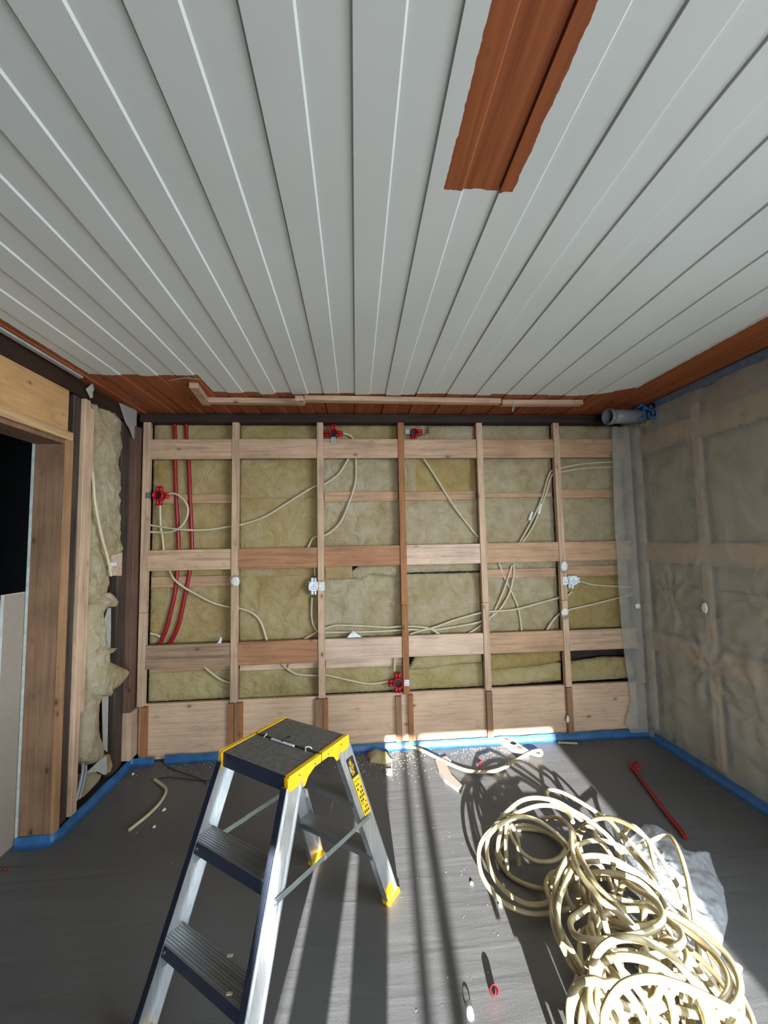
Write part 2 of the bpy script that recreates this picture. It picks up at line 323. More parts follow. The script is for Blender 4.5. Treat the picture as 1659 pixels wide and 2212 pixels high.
mb = MB()
for a, b in ((-.465, -.43), (-.375, -.325)): mb.box((a, -5.69, WZ0), (b, -5.64, WZ1))
mb.box((WX0, -5.70, WZ0-.02), (WX1, -5.57, WZ0))
struct(mb.build('window_1', Mt['trim']))
mb = MB(); mb.box((1.86, -3.23, .75), (1.92, -3.17, 2.05)); mb.box((1.8, -4.55, .72), (1.95, -1.85, .75)); struct(mb.build('added_side_window', Mt['trim']))  # unseen side window, added to bring in more daylight from the right
# neighbouring room through the doorway, its unlit gloom painted as near-black walls
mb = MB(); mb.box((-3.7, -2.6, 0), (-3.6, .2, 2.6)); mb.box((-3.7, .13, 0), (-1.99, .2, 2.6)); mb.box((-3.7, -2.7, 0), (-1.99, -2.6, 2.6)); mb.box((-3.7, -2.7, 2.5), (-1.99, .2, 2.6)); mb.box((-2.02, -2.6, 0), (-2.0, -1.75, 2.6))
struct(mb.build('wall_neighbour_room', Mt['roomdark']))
# doorway lining
dj = struct(MB().box((-2.035, -.70, 0), (-1.885, -.682, 2.03)).build('door_1', Mt['jambZ']))
tr = struct(MB().box((-2.048, -.703, 0), (-2.036, -.685, 2.035)).build('trim_1', Mt['trim']))
MBx = MB(); MBx.box((-2.035, -1.75, 2.012), (-1.885, -.70, 2.032)); struct(MBx.build('trim_2', Mt['jambZ']))
MBx = MB(); MBx.box((-1.885, -.702, 0), (-1.868, -.662, 2.034)); struct(MBx.build('trim_3', Mt['jedgeZ']))
o = MB().box((-1.905, -1.75, 2.08), (-1.88, -.69, 2.308)).build('plywood_sheet', Mt['plyY'], bevel=.002); tag(o, 'pale knotty plywood sheet above the dark doorway on the left', 'wood panel')
o = MB().box((-1.905, -1.75, 2.034), (-1.862, -.672, 2.079)).build('header_batten', Mt['pineY'], bevel=.002); tag(o, 'pale batten edging the top of the dark doorway', 'batten')
o = MB().box((-1.985, -3.0, 2.311), (-1.885, -.001, 2.40)).build('timber_beam', Mt['darkY'], bevel=.004); tag(o, 'dark old timber beam along the top of the left wall', 'beam')
o = MB().box((-1.875, .0, 2.345), (1.79, .13, 2.408)).build('timber_beam', Mt['darkX'], bevel=.004); tag(o, 'long dark timber beam under the ceiling of the back wall', 'beam')
o = MB().box((-1.87, -1.8, 2.398), (-1.845, -.64, 2.408)).build('ceiling_lath', Mt['trim']); tag(o, 'thin white lath between ceiling boards and dark left beam', 'lath')
o = MB().box((-1.96, -.638, 0.0), (-1.888, -.58, 2.308)).build('timber_post', Mt['darkZ'], bevel=.004); tag(o, 'dark weathered timber post beside the doorway', 'post')
o = MB().box((-1.96, -.157, 0.0), (-1.90, -.062, 2.308)).build('timber_post', Mt['darkZ'], bevel=.004); tag(o, 'dark timber post between loose insulation and the corner', 'post')
o = MB().box((-1.955, -.058, 0.36), (-1.862, .12, 2.30)).build('corner_post', Mt['brZ'], bevel=.003); tag(o, 'brown corner post left of the first pale batten', 'post')
o = MB().box((-1.955, -.058, 0.05), (-1.85, .12, .358)).build('corner_block', Mt['pineZ'], bevel=.003); tag(o, 'pale short corner post standing at floor level in the left corner', 'post')
o = MB().box((-1.90, -.577, 0.04), (-1.868, -.533, 2.306)).build('side_batten', Mt['pineZ'], bevel=.002); tag(o, 'pale batten on the left wall beside the dark post', 'batten')
o = MB().box((-1.90, -.531, 0.55), (-1.872, -.490, 2.27)).build('side_batten', Mt['pineZ'], bevel=.002); tag(o, 'slightly shorter pale batten touching the wool on the left wall', 'batten')

o = MB().box((-1.95, -.661, 0.0), (-1.895, -.64, 2.08)).build('packing_board', Mt['rustZ']); tag(o, 'rusty brown strip between doorway edge and dark post', 'board')
# plasterboard sheets leaning in the neighbouring room
def sheet(x, y0, y1, z1, lab):
    r = empty('plasterboard_sheet', (x, (y0+y1)/2, 0)); tag(r, lab, 'plasterboard')
    MB().box((x-.012, y0+.003, 0), (x, y1, z1)).build('face', Mt['gyp'], r); MB().box((x-.0125, y0, 0), (x+.0005, y0+.003, z1)).build('cut_edge', Mt['gypedge'], r)
    MB().box((x-.0125, y0, z1), (x+.0005, y1, z1+.003)).build('cut_edge', Mt['gypedge'], r)
sheet(-2.052, -.828, -.66, 1.235, 'brown plasterboard sheet standing just inside the doorway')
sheet(-2.085, -.885, -.70, 1.205, 'second plasterboard sheet behind the first at the left photo edge')

# ================================================================ BACK WALL FRAME
SX = [-1.823, -1.204, -.598, .0, .597, 1.198, 1.768]
SN = ['in the left corner', 'second from the left', 'third from the left', 'in the middle of the wall', 'third from the right', 'second from the right', 'in the right corner behind plastic']
mats = ['pineZ', 'pineZ', 'pineZ', 'brownZ', 'pineZ', 'pineZ', 'oakZ']
cols = ['pale', 'pale', 'pale', 'orange-brown', 'pale', 'pale', 'greyish']
for i, x in enumerate(SX):
    r = empty('wall_batten', (x, .02, .372)); tag(r, '%s vertical batten on the back wall, %s' % (cols[i], SN[i]), 'batten', 'vertical battens on the back wall')
    lean = {5: -.0}.get(i, 0)
    MB().box((x-.023, 0, 1.19 if i in (1, 2) else 1.0), (x+.023, .04, 2.344)).build('upper_length', Mt[mats[i]], r, bevel=.0015)
    MB().box((x-.023, .0, .372), (x+.023, .04, (1.19 if i in (1, 2) else 1.0)-.002)).build('lower_length', Mt[mats[i]], r, bevel=.0015)
# lower packing strips under the battens
low = [(-1.80, .04, 'brownZ'), (-1.222, .033, 'brownZ'), (-1.165, .042, 'brownZ'), (-.62, .05, 'oakZ'), (-.575, .035, 'brownZ'), (-.058, .042, 'oakZ'), (.028, .036, 'brownZ'), (.60, .043, 'oakZ'), (1.20, .043, 'oakZ'), (1.755, .05, 'oakZ')]
lowl = ['brown strip beside the pale corner post at the left', 'left brown strip under the second batten', 'right brown strip under the second batten', 'left brown strip behind the ladder top', 'right brown strip behind the ladder top',
        'short brown strip left of the middle strip above the sunlit patch', 'orange-brown strip under the middle batten reaching the tape', 'dull brown strip above the power strip', 'dull brown strip below the second batten from the right', 'greyish strip behind plastic in the right corner']
for (x, w, m), l in zip(low, lowl):
    o = MB().box((x-w/2, .002, .012), (x+w/2, .03, .366 if x != -.058 else .36)).build('packing_strip', Mt[m], bevel=.001); tag(o, l, 'wood strip', 'short strips along the foot of the back wall')
BN = ['first bay from the left', 'second bay from the left', 'bay left of the middle batten', 'bay right of the middle batten', 'second bay from the right', 'last bay on the right']
RR = {0: ['pineX', 'pineX', 'pineX', 'pineX', 'tanX', 'tanX'], 1: ['pineX', 'redX', 'redX', 'pinkX', 'tanX', 'tanX'], 2: ['greyX', 'redX', 'pinkX', 'pinkX', 'tanX', 'pineX']}
RC = {'pineX': 'pale', 'redX': 'reddish', 'tanX': 'tan', 'pinkX': 'pinkish pale', 'greyX': 'greyish grained'}
RZ = [(2.079, 2.221, 'top'), (1.286, 1.43, 'middle'), (.63, .778, 'lower')]
def bay(k): return SX[k]+.0235, SX[k+1]-.0235
for r_, (z0, z1, nm) in enumerate(RZ):
    for k in range(6):
        a, b = bay(k); dz = random.uniform(-.003, .003)
        if r_ == 2 and k < 2: z0_, z1_ = .618, .778
        else: z0_, z1_ = z0, z1
        o = MB().box((a, .006+.004*random.random(), z0_+dz), (b, .04, z1_+dz)).build('cross_board', Mt[RR[r_][k]], bevel=.0015)
        tag(o, '%s board of the %s row, %s' % (RC[RR[r_][k]], nm, BN[k]), 'board', 'horizontal boards between the battens')
hid = [(0, 1.762, 1.828), (2, 1.762, 1.835), (3, 1.765, 1.83), (4, 1.78, 1.812), (5, 1.77, 1.835), (0, 1.165, 1.24), (4, 1.17, 1.235), (5, 1.165, 1.245), (0, .575, .612), (1, .565, .612), (2, .555, .622)]
for k, z0, z1 in hid:
    a, b = bay(k); row = 'upper' if z0 > 1.5 else ('mid-height' if z0 > 1 else 'lowest')
    o = MB().box((a, .062, z0), (b, .135, z1)).build('recessed_rail', Mt['pinkX' if (k, row) in ((1, 'lowest'), (2, 'lowest')) else 'tanX'], bevel=.002)
    tag(o, '%s set-back rail half covered by insulation, %s' % (row, BN[k]), 'rail', 'set-back rails behind the insulation')
for k in range(6):
    a, b = bay(k)
    if k == 0: a = -1.845
    o = MB().box((a, .032, .008), (b+.046, .06, .376)).build('bottom_board', Mt['plyX'], bevel=.0015)
    tag(o, 'wide pale knotty board at the foot of the wall, %s' % BN[k], 'board', 'wide boards along the foot of the wall')

# ---- mineral wool
def inside(poly, x, y):
    c = False; j = len(poly)-1
    for i in range(len(poly)):
        xi, yi = poly[i]; xj, yj = poly[j]
        if (yi > y) != (yj > y) and x < (xj-xi)*(y-yi)/(yj-yi)+xi: c = not c
        j = i
    return c
def edist(poly, x, y):
    d = 9
    for i in range(len(poly)):
        ax, ay = poly[i-1]; bx, by = poly[i]; dx, dy = bx-ax, by-ay; L = dx*dx+dy*dy
        t = 0 if L == 0 else max(0, min(1, ((x-ax)*dx+(y-ay)*dy)/L)); d = min(d, math.hypot(x-ax-t*dx, y-ay-t*dy))
    return d
def wool(poly, plane, base, depth, lab, mat='wool', res=.014, amp=.012, bulge=.012, round_=.02, grp=None, name='insulation_batt', seed=None, cat='insulation'):
    sgn = {'back': -1, 'left': 1, 'right': -1, 'floor': 1}[plane]
    def mp(a, b, h):
        return {'back': (a, base-h, b), 'left': (base+h, a, b), 'right': (base-h, a, b), 'floor': (a, b, base+h)}[plane]
    xs = [p[0] for p in poly]; ys = [p[1] for p in poly]; x0, x1, y0, y1 = min(xs), max(xs), min(ys), max(ys)
    nx = max(3, int(round((x1-x0)/res))); ny = max(3, int(round((y1-y0)/res))); sd_ = random.uniform(0, 50) if seed is None else seed
    idx = {}; V = []; cells = []
    rect = len(poly) == 4 and abs(poly[0][1]-poly[1][1]) < 1e-6
    for i in range(nx):
        for j in range(ny):
            cx, cy = x0+(i+.5)*(x1-x0)/nx, y0+(j+.5)*(y1-y0)/ny
            if rect or inside(poly, cx, cy): cells.append((i, j))
    cs = set(cells)
    def vid(i, j):
        if (i, j) not in idx:
            x, y = x0+i*(x1-x0)/nx, y0+j*(y1-y0)/ny; d = edist(poly, x, y)
            h = bulge*(1-math.exp(-d/round_))
            h += amp*(noise.fractal(Vector((x*7+sd_, y*7, sd_)), .8, 2.2, 4)+.35*noise.noise(Vector((x*38, y*38, sd_)))+.45*abs(noise.noise(Vector((x*17+3, y*17, sd_+4))))-.15)*min(1, d/.02+.25)
            jx = .35*res*noise.noise(Vector((x*60, y*60, sd_+9))); jy = .35*res*noise.noise(Vector((x*60, y*60, sd_+19)))
            idx[(i, j)] = len(V); V.append((x+jx, y+jy, h))
        return idx[(i, j)]
    Fc = [[vid(i, j), vid(i+1, j), vid(i+1, j+1), vid(i, j+1)] for i, j in cells]
    if not rect:                              # pull the rim on to the outline so that it is not stepped
        for (i, j), k in idx.items():
            if all(q in cs for q in ((i, j), (i-1, j), (i, j-1), (i-1, j-1))): continue
            x, y, h = V[k]; best = (9, x, y)
            for q in range(len(poly)):
                ax, ay = poly[q-1]; bx, by = poly[q]; dx, dy = bx-ax, by-ay; L = dx*dx+dy*dy
                t = 0 if L == 0 else max(0, min(1, ((x-ax)*dx+(y-ay)*dy)/L)); d = math.hypot(x-ax-t*dx, y-ay-t*dy)
                if d < best[0]: best = (d, ax+t*dx, ay+t*dy)
            jg = .25*res*noise.noise(Vector((x*45, y*45, 2)))
            V[k] = (best[1]+jg, best[2]+jg, h)
    n = len(V); mb = MB(); allv = [mp(*q) for q in V]+[mp(a, b, -depth) for a, b, h in V]
    Fs = []
    for (i, j), f in zip(cells, Fc):
        for (di, dj), (p, q) in (((0, -1), (0, 1)), ((1, 0), (1, 2)), ((0, 1), (2, 3)), ((-1, 0), (3, 0))):
            if (i+di, j+dj) not in cs: Fs.append([f[q], f[p], f[p]+n, f[q]+n])
    mb.add(allv, Fc+Fs, 0, True); mb.add([allv[k+n] for k in range(n)], [f[::-1] for f in Fc], 0, False)
    o = mb.build(name, Mt[mat]); return tag(o, lab, cat, grp)
def rect(a, b, z0, z1): return [(a, z0), (b, z0), (b, z1), (a, z1)]
G = 'mineral wool batts between the battens'
sty = ['wool', 'wool', 'woolpale', 'woolpale', 'woolpale', 'woolpale']
amps = [.008, .009, .016, .016, .016, .014]
def W_(k, z0, z1, lab, mat=None, a=0, b=0, amp=None, **kw):
    xa, xb = bay(k); wool(rect(xa-.016+a, xb+.016-b, z0-.006, z1+.006), 'back', .088, .04, lab+', '+BN[k], mat or sty[k], amp=amps[k] if amp is None else amp, grp=G, **kw)
for k in range(6): W_(k, 2.212, 2.342 if k != 0 else 2.35, 'narrow wool strip just under the dark beam', 'wool' if k in (0, 1, 2) else 'woolpale')
for k, zlo in enumerate([1.826, 1.83, 1.832, 1.83, 1.81, 1.835]):
    if k == 1: W_(1, 1.80, 2.088, 'golden wool batt overlapping at its lower edge', 'wool')
    else: W_(k, zlo, 2.088, 'wool batt below the top board', 'woolgold' if k == 3 else None)
for k, zhi in enumerate([1.766, 1.795, 1.768, 1.77, 1.783, 1.775]): W_(k, 1.42, zhi, 'wool batt above the middle board')
for k, zl in enumerate([1.236, 1.225, None, 1.232, 1.236, 1.244]):
    if zl: W_(k, zl, 1.295, 'thin wool strip below the middle board')
for k, zh in enumerate([1.168, 1.222, 1.215, 1.205, 1.172, 1.168]):
    W_(k, .768, zh, 'tall wool batt above the lower board', 'woolgold' if k == 5 else None, amp=[.009, .016, .018, .018, .014, .008][k])
W_(0, .378, .575, 'bright yellow wool strip above the bottom board', 'woolbright'); W_(1, .372, .566, 'lumpy bright wool strip above the bottom board', 'woolbright', amp=.022)
W_(2, .378, .545, 'wool strip above the bottom board', 'woolbright'); W_(3, .380, .535, 'flat wool strip above the bottom board', 'woolbright', amp=.004)
a, b = bay(3); wool([(a, .53), (a+.12, .525), (a+.3, .548), (b, .56), (b, .625), (a+.25, .622), (a+.05, .612)], 'back', .06, .03, 'rolled upper layer of wool below the lower board, bay right of the middle batten', 'woolbright', bulge=.03, grp=G)
a, b = bay(4); wool([(a, .50), (a+.3, .51), (b, .545), (b, .628), (a+.2, .615), (a, .605)], 'back', .06, .03, 'upper wool layer below the lower board, second bay from the right', 'woolgold', bulge=.03, grp=G)
wool([(a, .385), (b, .40), (b, .53), (a+.35, .512), (a, .50)], 'back', .062, .03, 'lower rolled wool layer, second bay from the right', 'woolbright', bulge=.03, grp=G)
a, b = bay(5); wool([(a, .39), (b, .40), (b, .47), (b-.03, .545), (a+.3, .555), (a, .525)], 'back', .06, .03, 'wool roll under a dark gap, last bay on the right', 'woolbright', bulge=.03, grp=G)
a, b = bay(2); o = wool(rect(a, a+.20, 1.19, 1.29), 'back', .045, .03, 'square-cut wool offcut tucked under the middle board right of the white box', 'wool', amp=.003, bulge=.004, name='insulation_offcut')
wool([(a+.19, 1.20), (a+.26, 1.185), (a+.34, 1.225), (b, 1.20), (b, 1.285), (a+.25, 1.285), (a+.2, 1.25)], 'back', .055, .03, 'curled torn wool piece beside the square-cut offcut', 'woolpale', amp=.02, bulge=.02, name='insulation_offcut')
a, b = bay(3); wool([(a, 1.835), (a+.09, 1.83), (a+.085, 1.93), (a+.095, 2.085), (a, 2.08)], 'back', .05, .03, 'folded wool flap right of the middle batten below the top board', 'woolpale', amp=.02, bulge=.02, res=.009, name='insulation_offcut')
wool([(a+.10, 2.225), (b, 2.225), (b, 2.33), (a+.20, 2.335), (a+.19, 2.275), (a+.08, 2.24)], 'back', .055, .02, 'fluffy wool edge beside the half-hidden red box', 'woolpale', amp=.01, bulge=.02, name='insulation_offcut')

# left wall wool
GL = 'loose wool on the left wall'
z1o, z1s = (140, 820), .1266; z2o, z2s = (140, 1180), .1447; z5o, z5s = (120, 1480), .1447
wool(L2([(204, 871), (211, 870), (229, 874), (248, 887), (265, 904), (270, 915), (269, 940), (271, 969), (265, 988), (264, 1000), (268, 1023), (267, 1045), (263, 1068), (266, 1122), (262, 1170), (272, 1187), (260, 1196), (240, 1207), (215, 1190), (193, 1187), (198, 1120), (203, 1000)]), 'left', -1.90, .06, 'tall ragged wool piece at the top of the left wall', 'woolpale', res=.009, amp=.02, bulge=.035, round_=.05, grp=GL)
wool(L2([(370, 40), (560, 20), (640, 150), (650, 260), (690, 440), (710, 570), (690, 700), (540, 800), (450, 835), (345, 825)], z2o, z2s), 'left', -1.90, .05, 'middle wool piece below the tall one on the left wall', 'woolpale', res=.009, amp=.02, bulge=.03, round_=.04, grp=GL)
wool(L2([(700, 690), (790, 770), (830, 830), (790, 900), (690, 900), (620, 960), (590, 1080), (610, 1350), (650, 1520), (810, 1520), (750, 1580), (670, 1610), (680, 1720), (960, 1850), (970, 1880), (930, 1980), (850, 2080), (740, 2150), (720, 2230), (560, 2230), (450, 2190), (390, 2070), (400, 1950), (380, 1800), (380, 1620), (355, 1450), (380, 1200), (390, 1000), (430, 880), (540, 800)], z2o, z2s, -1.86), 'left', -1.87, .04, 'torn wool strip with a flap hanging out of the left wall', 'woolpale', res=.007, amp=.02, bulge=.03, round_=.03, grp=GL)
wool(L2([(440, 0), (560, 0), (600, 100), (700, 130), (710, 700), (780, 1000), (790, 1060), (700, 1130), (600, 1170), (450, 1180), (400, 1150), (340, 1040), (335, 850), (380, 600), (430, 400)], z5o, z5s), 'left', -1.90, .05, 'sagging lower wool piece on the left wall', 'woolpale', res=.009, amp=.02, bulge=.035, round_=.04, grp=GL)
wool(L2([(460, 1330), (640, 1290), (740, 1340), (700, 1430), (480, 1660), (390, 1700)], z5o, z5s), 'left', -1.90, .04, 'wool chunk at floor level beside two grey cables', 'woolpale', res=.008, amp=.008, bulge=.01, grp=GL)
wool(L2([(790, 1030), (970, 1040), (930, 1180), (800, 1310), (770, 1290)], z5o, z5s, -1.92), 'left', -1.92, .03, 'small wool chunk at the foot of the dark corner post', 'wool', res=.008, amp=.01, grp=GL)
def flat(name, poly, plane, base, th, mat, lab, cat, par=None):
    mb = MB()
    pp = [(base, a, b) if plane == 'left' else (a, base, b) for a, b in poly]; mb.prism(pp, (-th, 0, 0) if plane == 'left' else (0, th, 0))
    o = mb.build(name, Mt[mat], par)
    if par is None: tag(o, lab, cat)
    return o
flat('paper_strip', L2([(640, 930), (690, 915), (690, 1200), (685, 1450), (668, 1700), (645, 1600), (620, 1350), (590, 1100)], z2o, z2s, -1.90), 'left', -1.90, .002, 'paper', 'upper white backing paper strip behind the torn wool', 'paper strip')
flat('paper_strip', L2([(700, 140), (795, 140), (780, 1000), (715, 950)], z5o, z5s, -1.91), 'left', -1.912, .002, 'paper', 'lower white backing paper strip beside the sagging wool', 'paper strip')
flat('torn_paper', L2([(700, 1090), (780, 1050), (780, 1330), (740, 1340), (650, 1290), (460, 1320), (600, 1190)], z5o, z5s, -1.88), 'left', -1.885, .003, 'paper', 'crumpled white paper under the sagging wool near the floor', 'paper scrap')
flat('card_scrap', L2([(930, 395), (1225, 530), (1210, 1000), (1170, 1010), (1100, 830), (1040, 740), (980, 560)], z1o, z1s, -1.876), 'left', -1.874, .004, 'foil', 'grey triangular card scrap hanging in the top left corner', 'card scrap')
flat('card_scrap', L2([(470, 65), (495, 160), (470, 230), (475, 300), (440, 320), (400, 240), (360, 160)], z1o, z1s, -1.87), 'left', -1.868, .004, 'paper', 'small torn white scrap on the dark left beam', 'card scrap')
r = empty('mounting_block', Lf(242, 1230, -1.90)); tag(r, 'small pale wood block with a white cable clip on the left wall', 'wood block')
MBb = MB(); q = L2([(700, 130), (860, 90), (850, 440), (705, 440)], z2o, z2s, -1.895); MBb.prism([(-1.895, a, b) for a, b in q], (-.04, 0, 0)); MBb.build('block', Mt['pinkX'], r)
q = L2([(650, 245), (770, 240), (770, 290), (700, 300), (690, 450), (660, 400)], z2o, z2s, -1.89); MBb = MB(); MBb.prism([(-1.888, a, b) for a, b in q], (-.006, 0, 0)); MBb.build('cable_clip', Mt['white'], r)

# ================================================================ CABLES, CONDUITS, BOXES ON THE BACK WALL
def cable(pts, lab, y=.055, r=.008, mat='cablew', name='cable', plane='back', grp='cream cables on the back wall', cat='cable'):
    if plane == 'back': P = [Bk(p[0], p[1], p[2] if len(p) > 2 else y) for p in pts]
    elif plane == 'left': P = [Lf(p[0], p[1], p[2] if len(p) > 2 else y) for p in pts]
    else: P = [Fl(p[0], p[1], p[2] if len(p) > 2 else r) for p in pts]
    return tag(MB().tube(spline(P, 6), r, 8).build(name, Mt[mat]), lab, cat, grp)
cable([(362, 1066, .03), (379, 1067, .025), (396, 1078, .025), (406, 1099, .025), (401, 1124, .025), (384, 1143, .03), (361, 1150, .045), (322, 1149, .05)], 'cream cable looping out of the leftmost red box in front of two red conduits')
cable([(322, 1134, .052), (361, 1140, .035), (381, 1143, .022), (411, 1145, .025), (452, 1144, .05), (499, 1137), (518, 1134), (570, 1117), (621, 1086), (675, 1053), (702, 1045), (732, 1023), (750, 995), (756, 985)], 'long cream cable rising from the left corner to below the top board')
cable([(741, 936, .03), (756, 941, .05), (763, 952), (768, 990), (768, 1037), (757, 1077), (735, 1128), (703, 1156), (678, 1161), (665, 1183)], 'cream cable curving down from the red box under the beam')
cable([(346, 1089, .04), (347, 1134), (351, 1160), (354, 1190)], 'short cream cable hanging straight below the leftmost red box')
cable([(367, 1234), (376, 1251, .03), (395, 1267, .028), (415, 1279, .04), (459, 1302), (499, 1312), (517, 1314), (546, 1325), (564, 1346), (577, 1385)], 'cream cable sagging over two red conduits in the lower left bay')
cable([(325, 1368), (340, 1372), (346, 1376)], 'cable stub left of the red conduits above the lower board')
cable([(436, 1436), (456, 1453), (477, 1468), (499, 1475)], 'short cream cable over the bright wool in the lower left bay')
cable([(604, 1430), (622, 1446), (644, 1457), (687, 1459), (703, 1458), (752, 1469), (799, 1477), (842, 1471)], 'cream cable running right into the lowest red box')
cable([(626, 1429), (622, 1446)], 'short cable joining the run towards the lowest red box')
cable([(852, 1412), (852, 1425), (852, 1449)], 'short cable dropping into the top of the lowest red box', y=.045)
cable([(678, 1222), (680, 1232), (680, 1243)], 'short cable entering the left white box from above')
cable([(674, 1290), (673, 1332), (680, 1357), (691, 1366), (703, 1366), (734, 1366), (806, 1364.5), (866, 1361), (881, 1360), (939, 1360), (983, 1354), (1037, 1343), (1073, 1323), (1098.5, 1285), (1109, 1245), (1110, 1218)], 'cream cable from the left white box running right then bending up')
cable([(703, 1357, .05), (727, 1351), (781, 1352), (835, 1355), (867, 1353), (903, 1354, .045), (928, 1358, .042), (950, 1370)], 'cream cable above the longest run in the lower middle bays', y=.05)
cable([(656, 1381), (683, 1366, .066)], 'short cable slanting down left under the left white box', y=.066)
cable([(885, 1370), (910, 1362, .04), (939, 1355, .036), (983, 1339, .04), (1041, 1323, .05), (1059, 1321, .047), (1109, 1317, .036), (1164, 1303), (1211, 1290), (1226, 1286), (1235, 1278)], 'long cream cable rising right to the lower nipple of the right white box')
cable([(1012, 1368), (1037, 1352, .066), (1059, 1335, .066), (1088, 1275, .05), (1106, 1220)], 'cream cable crossing others up towards the middle board, second bay from the right', y=.06)
cable([(1122, 1173), (1147, 1127), (1169, 1080), (1183, 1033), (1190, 1019), (1203, 1012), (1214, 1010), (1270, 1001), (1352, 997)], 'upper of two parallel cables bending over to the right corner')
cable([(1127, 1174), (1153, 1134), (1178, 1069), (1191, 1028), (1203, 1021), (1214, 1019), (1270, 1011), (1352, 1008)], 'lower of two parallel cables bending over to the right corner')
cable([(912, 986), (945, 1037), (974, 1084), (1003, 1124), (1031, 1158), (1053, 1174)], 'straight cream cable slanting down right of the middle batten')
cable([(1077, 1216), (1091, 1251, .07), (1106, 1281, .07), (1120, 1317, .066), (1127, 1365)], 'cream cable dropping behind others in the second bay from the right', y=.066)
cable([(1254, 1256, .03), (1275, 1262), (1301, 1265), (1368, 1269)], 'cream cable leaving the right white box to the right', y=.05)
cable([(1180, 1364), (1192, 1343), (1209, 1326), (1230, 1317), (1290, 1303), (1368, 1283)], 'cream cable slanting up behind the second batten from the right', y=.055)
for pts, l in (([(1143, 1124), (1149, 1106)], 'left white sleeve on the pair of slanting cables'), ([(1163, 1110), (1169, 1089)], 'right white sleeve on the pair of slanting cables')):
    tag(MB().tube([Bk(*p, .053) for p in pts], .0105, 10).build('cable_sleeve', Mt['white']), l, 'cable sleeve')
def redpipe(pts, lab):
    r0 = tag(MB().tube(spline([Bk(p[0], p[1], .062 if i else .062) for i, p in enumerate(pts)], 8), .0135, 12).build('red_conduit', Mt['red']), lab, 'conduit', 'red conduits in the left bay')
redpipe([(377, 908), (378, 945), (378, 989), (381, 1084), (386, 1185), (383, 1234), (378, 1280), (369, 1320), (360, 1356), (344, 1396)], 'left of the two red conduits on the back wall')
redpipe([(402, 908), (403, 945), (407, 989), (411, 1084), (415, 1185), (410, 1234), (401, 1280), (393, 1320), (382, 1361), (364, 1396)], 'right of the two red conduits on the back wall')
cable([(196, 985, -1.895), (199, 1010, -1.885), (202, 1040, -1.86), (206, 1089), (219, 1156), (233, 1207), (240, 1244)], 'cream cable hanging in front of the tall wool on the left wall', y=-1.845, plane='left', grp='cables on the left wall')
cable([(120+410*z5s, 1480+1160*z5s), (120+400*z5s, 1480+1330*z5s), (120+312*z5s, 1480+1720*z5s)], 'left of two grey cables near the floor on the left wall', y=-1.868, plane='left', grp='cables on the left wall', mat='pipe')
cable([(120+450*z5s, 1480+1190*z5s), (120+440*z5s, 1480+1350*z5s), (120+352*z5s, 1480+1700*z5s)], 'right of two grey cables near the floor on the left wall', y=-1.868, plane='left', grp='cables on the left wall', mat='pipe')

def ring(mb, c, r0, r1, y0, y1, n=28, mi=0):      # open cup facing -y
    V = []; Fs = []
    for rr, yy in ((r1, y1), (r1, y0), (r0, y0), (r0, y1-.004)):
        V += [(c[0]+rr*math.cos(2*PI*k/n), yy, c[2]+rr*math.sin(2*PI*k/n)) for k in range(n)]
    for q in range(3):
        for k in range(n): Fs.append((q*n+k, q*n+(k+1) % n, (q+1)*n+(k+1) % n, (q+1)*n+k))
    mb.add(V, Fs, mi, True); mb.add(V[:n], [tuple(range(n))], mi)
    return mb
def redbox(u, v, lab, dirs, bracket, r=.034, lidless=True, tilt=0, y0=-.004):
    c = Bk(u, v, 0.); root = empty('junction_box', (c[0], .03, c[2])); tag(root, lab, 'junction box', 'red junction boxes on the back wall')
    mb = MB(); ring(mb, c, r-.004, r, y0, .05); mb.build('cup', Mt['redbox'], root)
    d = MB(); n = 24; d.add([(c[0]+(r-.004)*math.cos(2*PI*k/n), .040, c[2]+(r-.004)*math.sin(2*PI*k/n)) for k in range(n)], [tuple(range(n))]); d.build('cup_floor', Mt['black'], root)
    for dx, dz in dirs:
        for s in (-1, 1):
            px, pz = -dz*s*.0115, dx*s*.0115
            a = (c[0]+dx*(r-.006)+px, .02, c[2]+dz*(r-.006)+pz); b = (c[0]+dx*(r+.034)+px, .02, c[2]+dz*(r+.034)+pz)
            mb = MB().tube([a, b], .0105, 12, hollow=.002); mb.build('cable_inlet', Mt['redbox'], root)
    bx, bz, mt = bracket
    mb = MB(); mb.box((c[0]+bx-.017, -.003, c[2]+bz-.021), (c[0]+bx+.017, -.0005, c[2]+bz+.021)); p = mb.build('fixing_plate', Mt[mt], root); p['label'] = 'pale slotted fixing plate'
    for i, (hx, hz) in enumerate(((-.008, -.012), (-.008, .012), (.008, -.008), (.008, .008))):
        MB().box((c[0]+bx+hx-.003, -.0042, c[2]+bz+hz-.0025), (c[0]+bx+hx+.003, -.0028, c[2]+bz+hz+.0025)).build('slot', Mt['black'], p)
    return root
redbox(341, 1070, 'red junction box beside the left corner batten', [(0, 1), (1, 0), (0, -1)], (-.066, 0, 'steel'), y0=-.012)
redbox(720, 935, 'red junction box under the dark beam right of the third batten', [(0, 1), (1, 0), (-1, 0)], (.0, -.055, 'steel'), r=.033)
redbox(860, 1477, 'bright red junction box left of the middle batten near the floor', [(0, 1), (-1, 0), (0, -1)], (.062, .004, 'white'))
redbox(895, 932, 'red junction box half hidden under the beam right of the middle batten', [(1, 0), (0, -1)], (-.052, .0, 'steel'), r=.03, y0=.01)
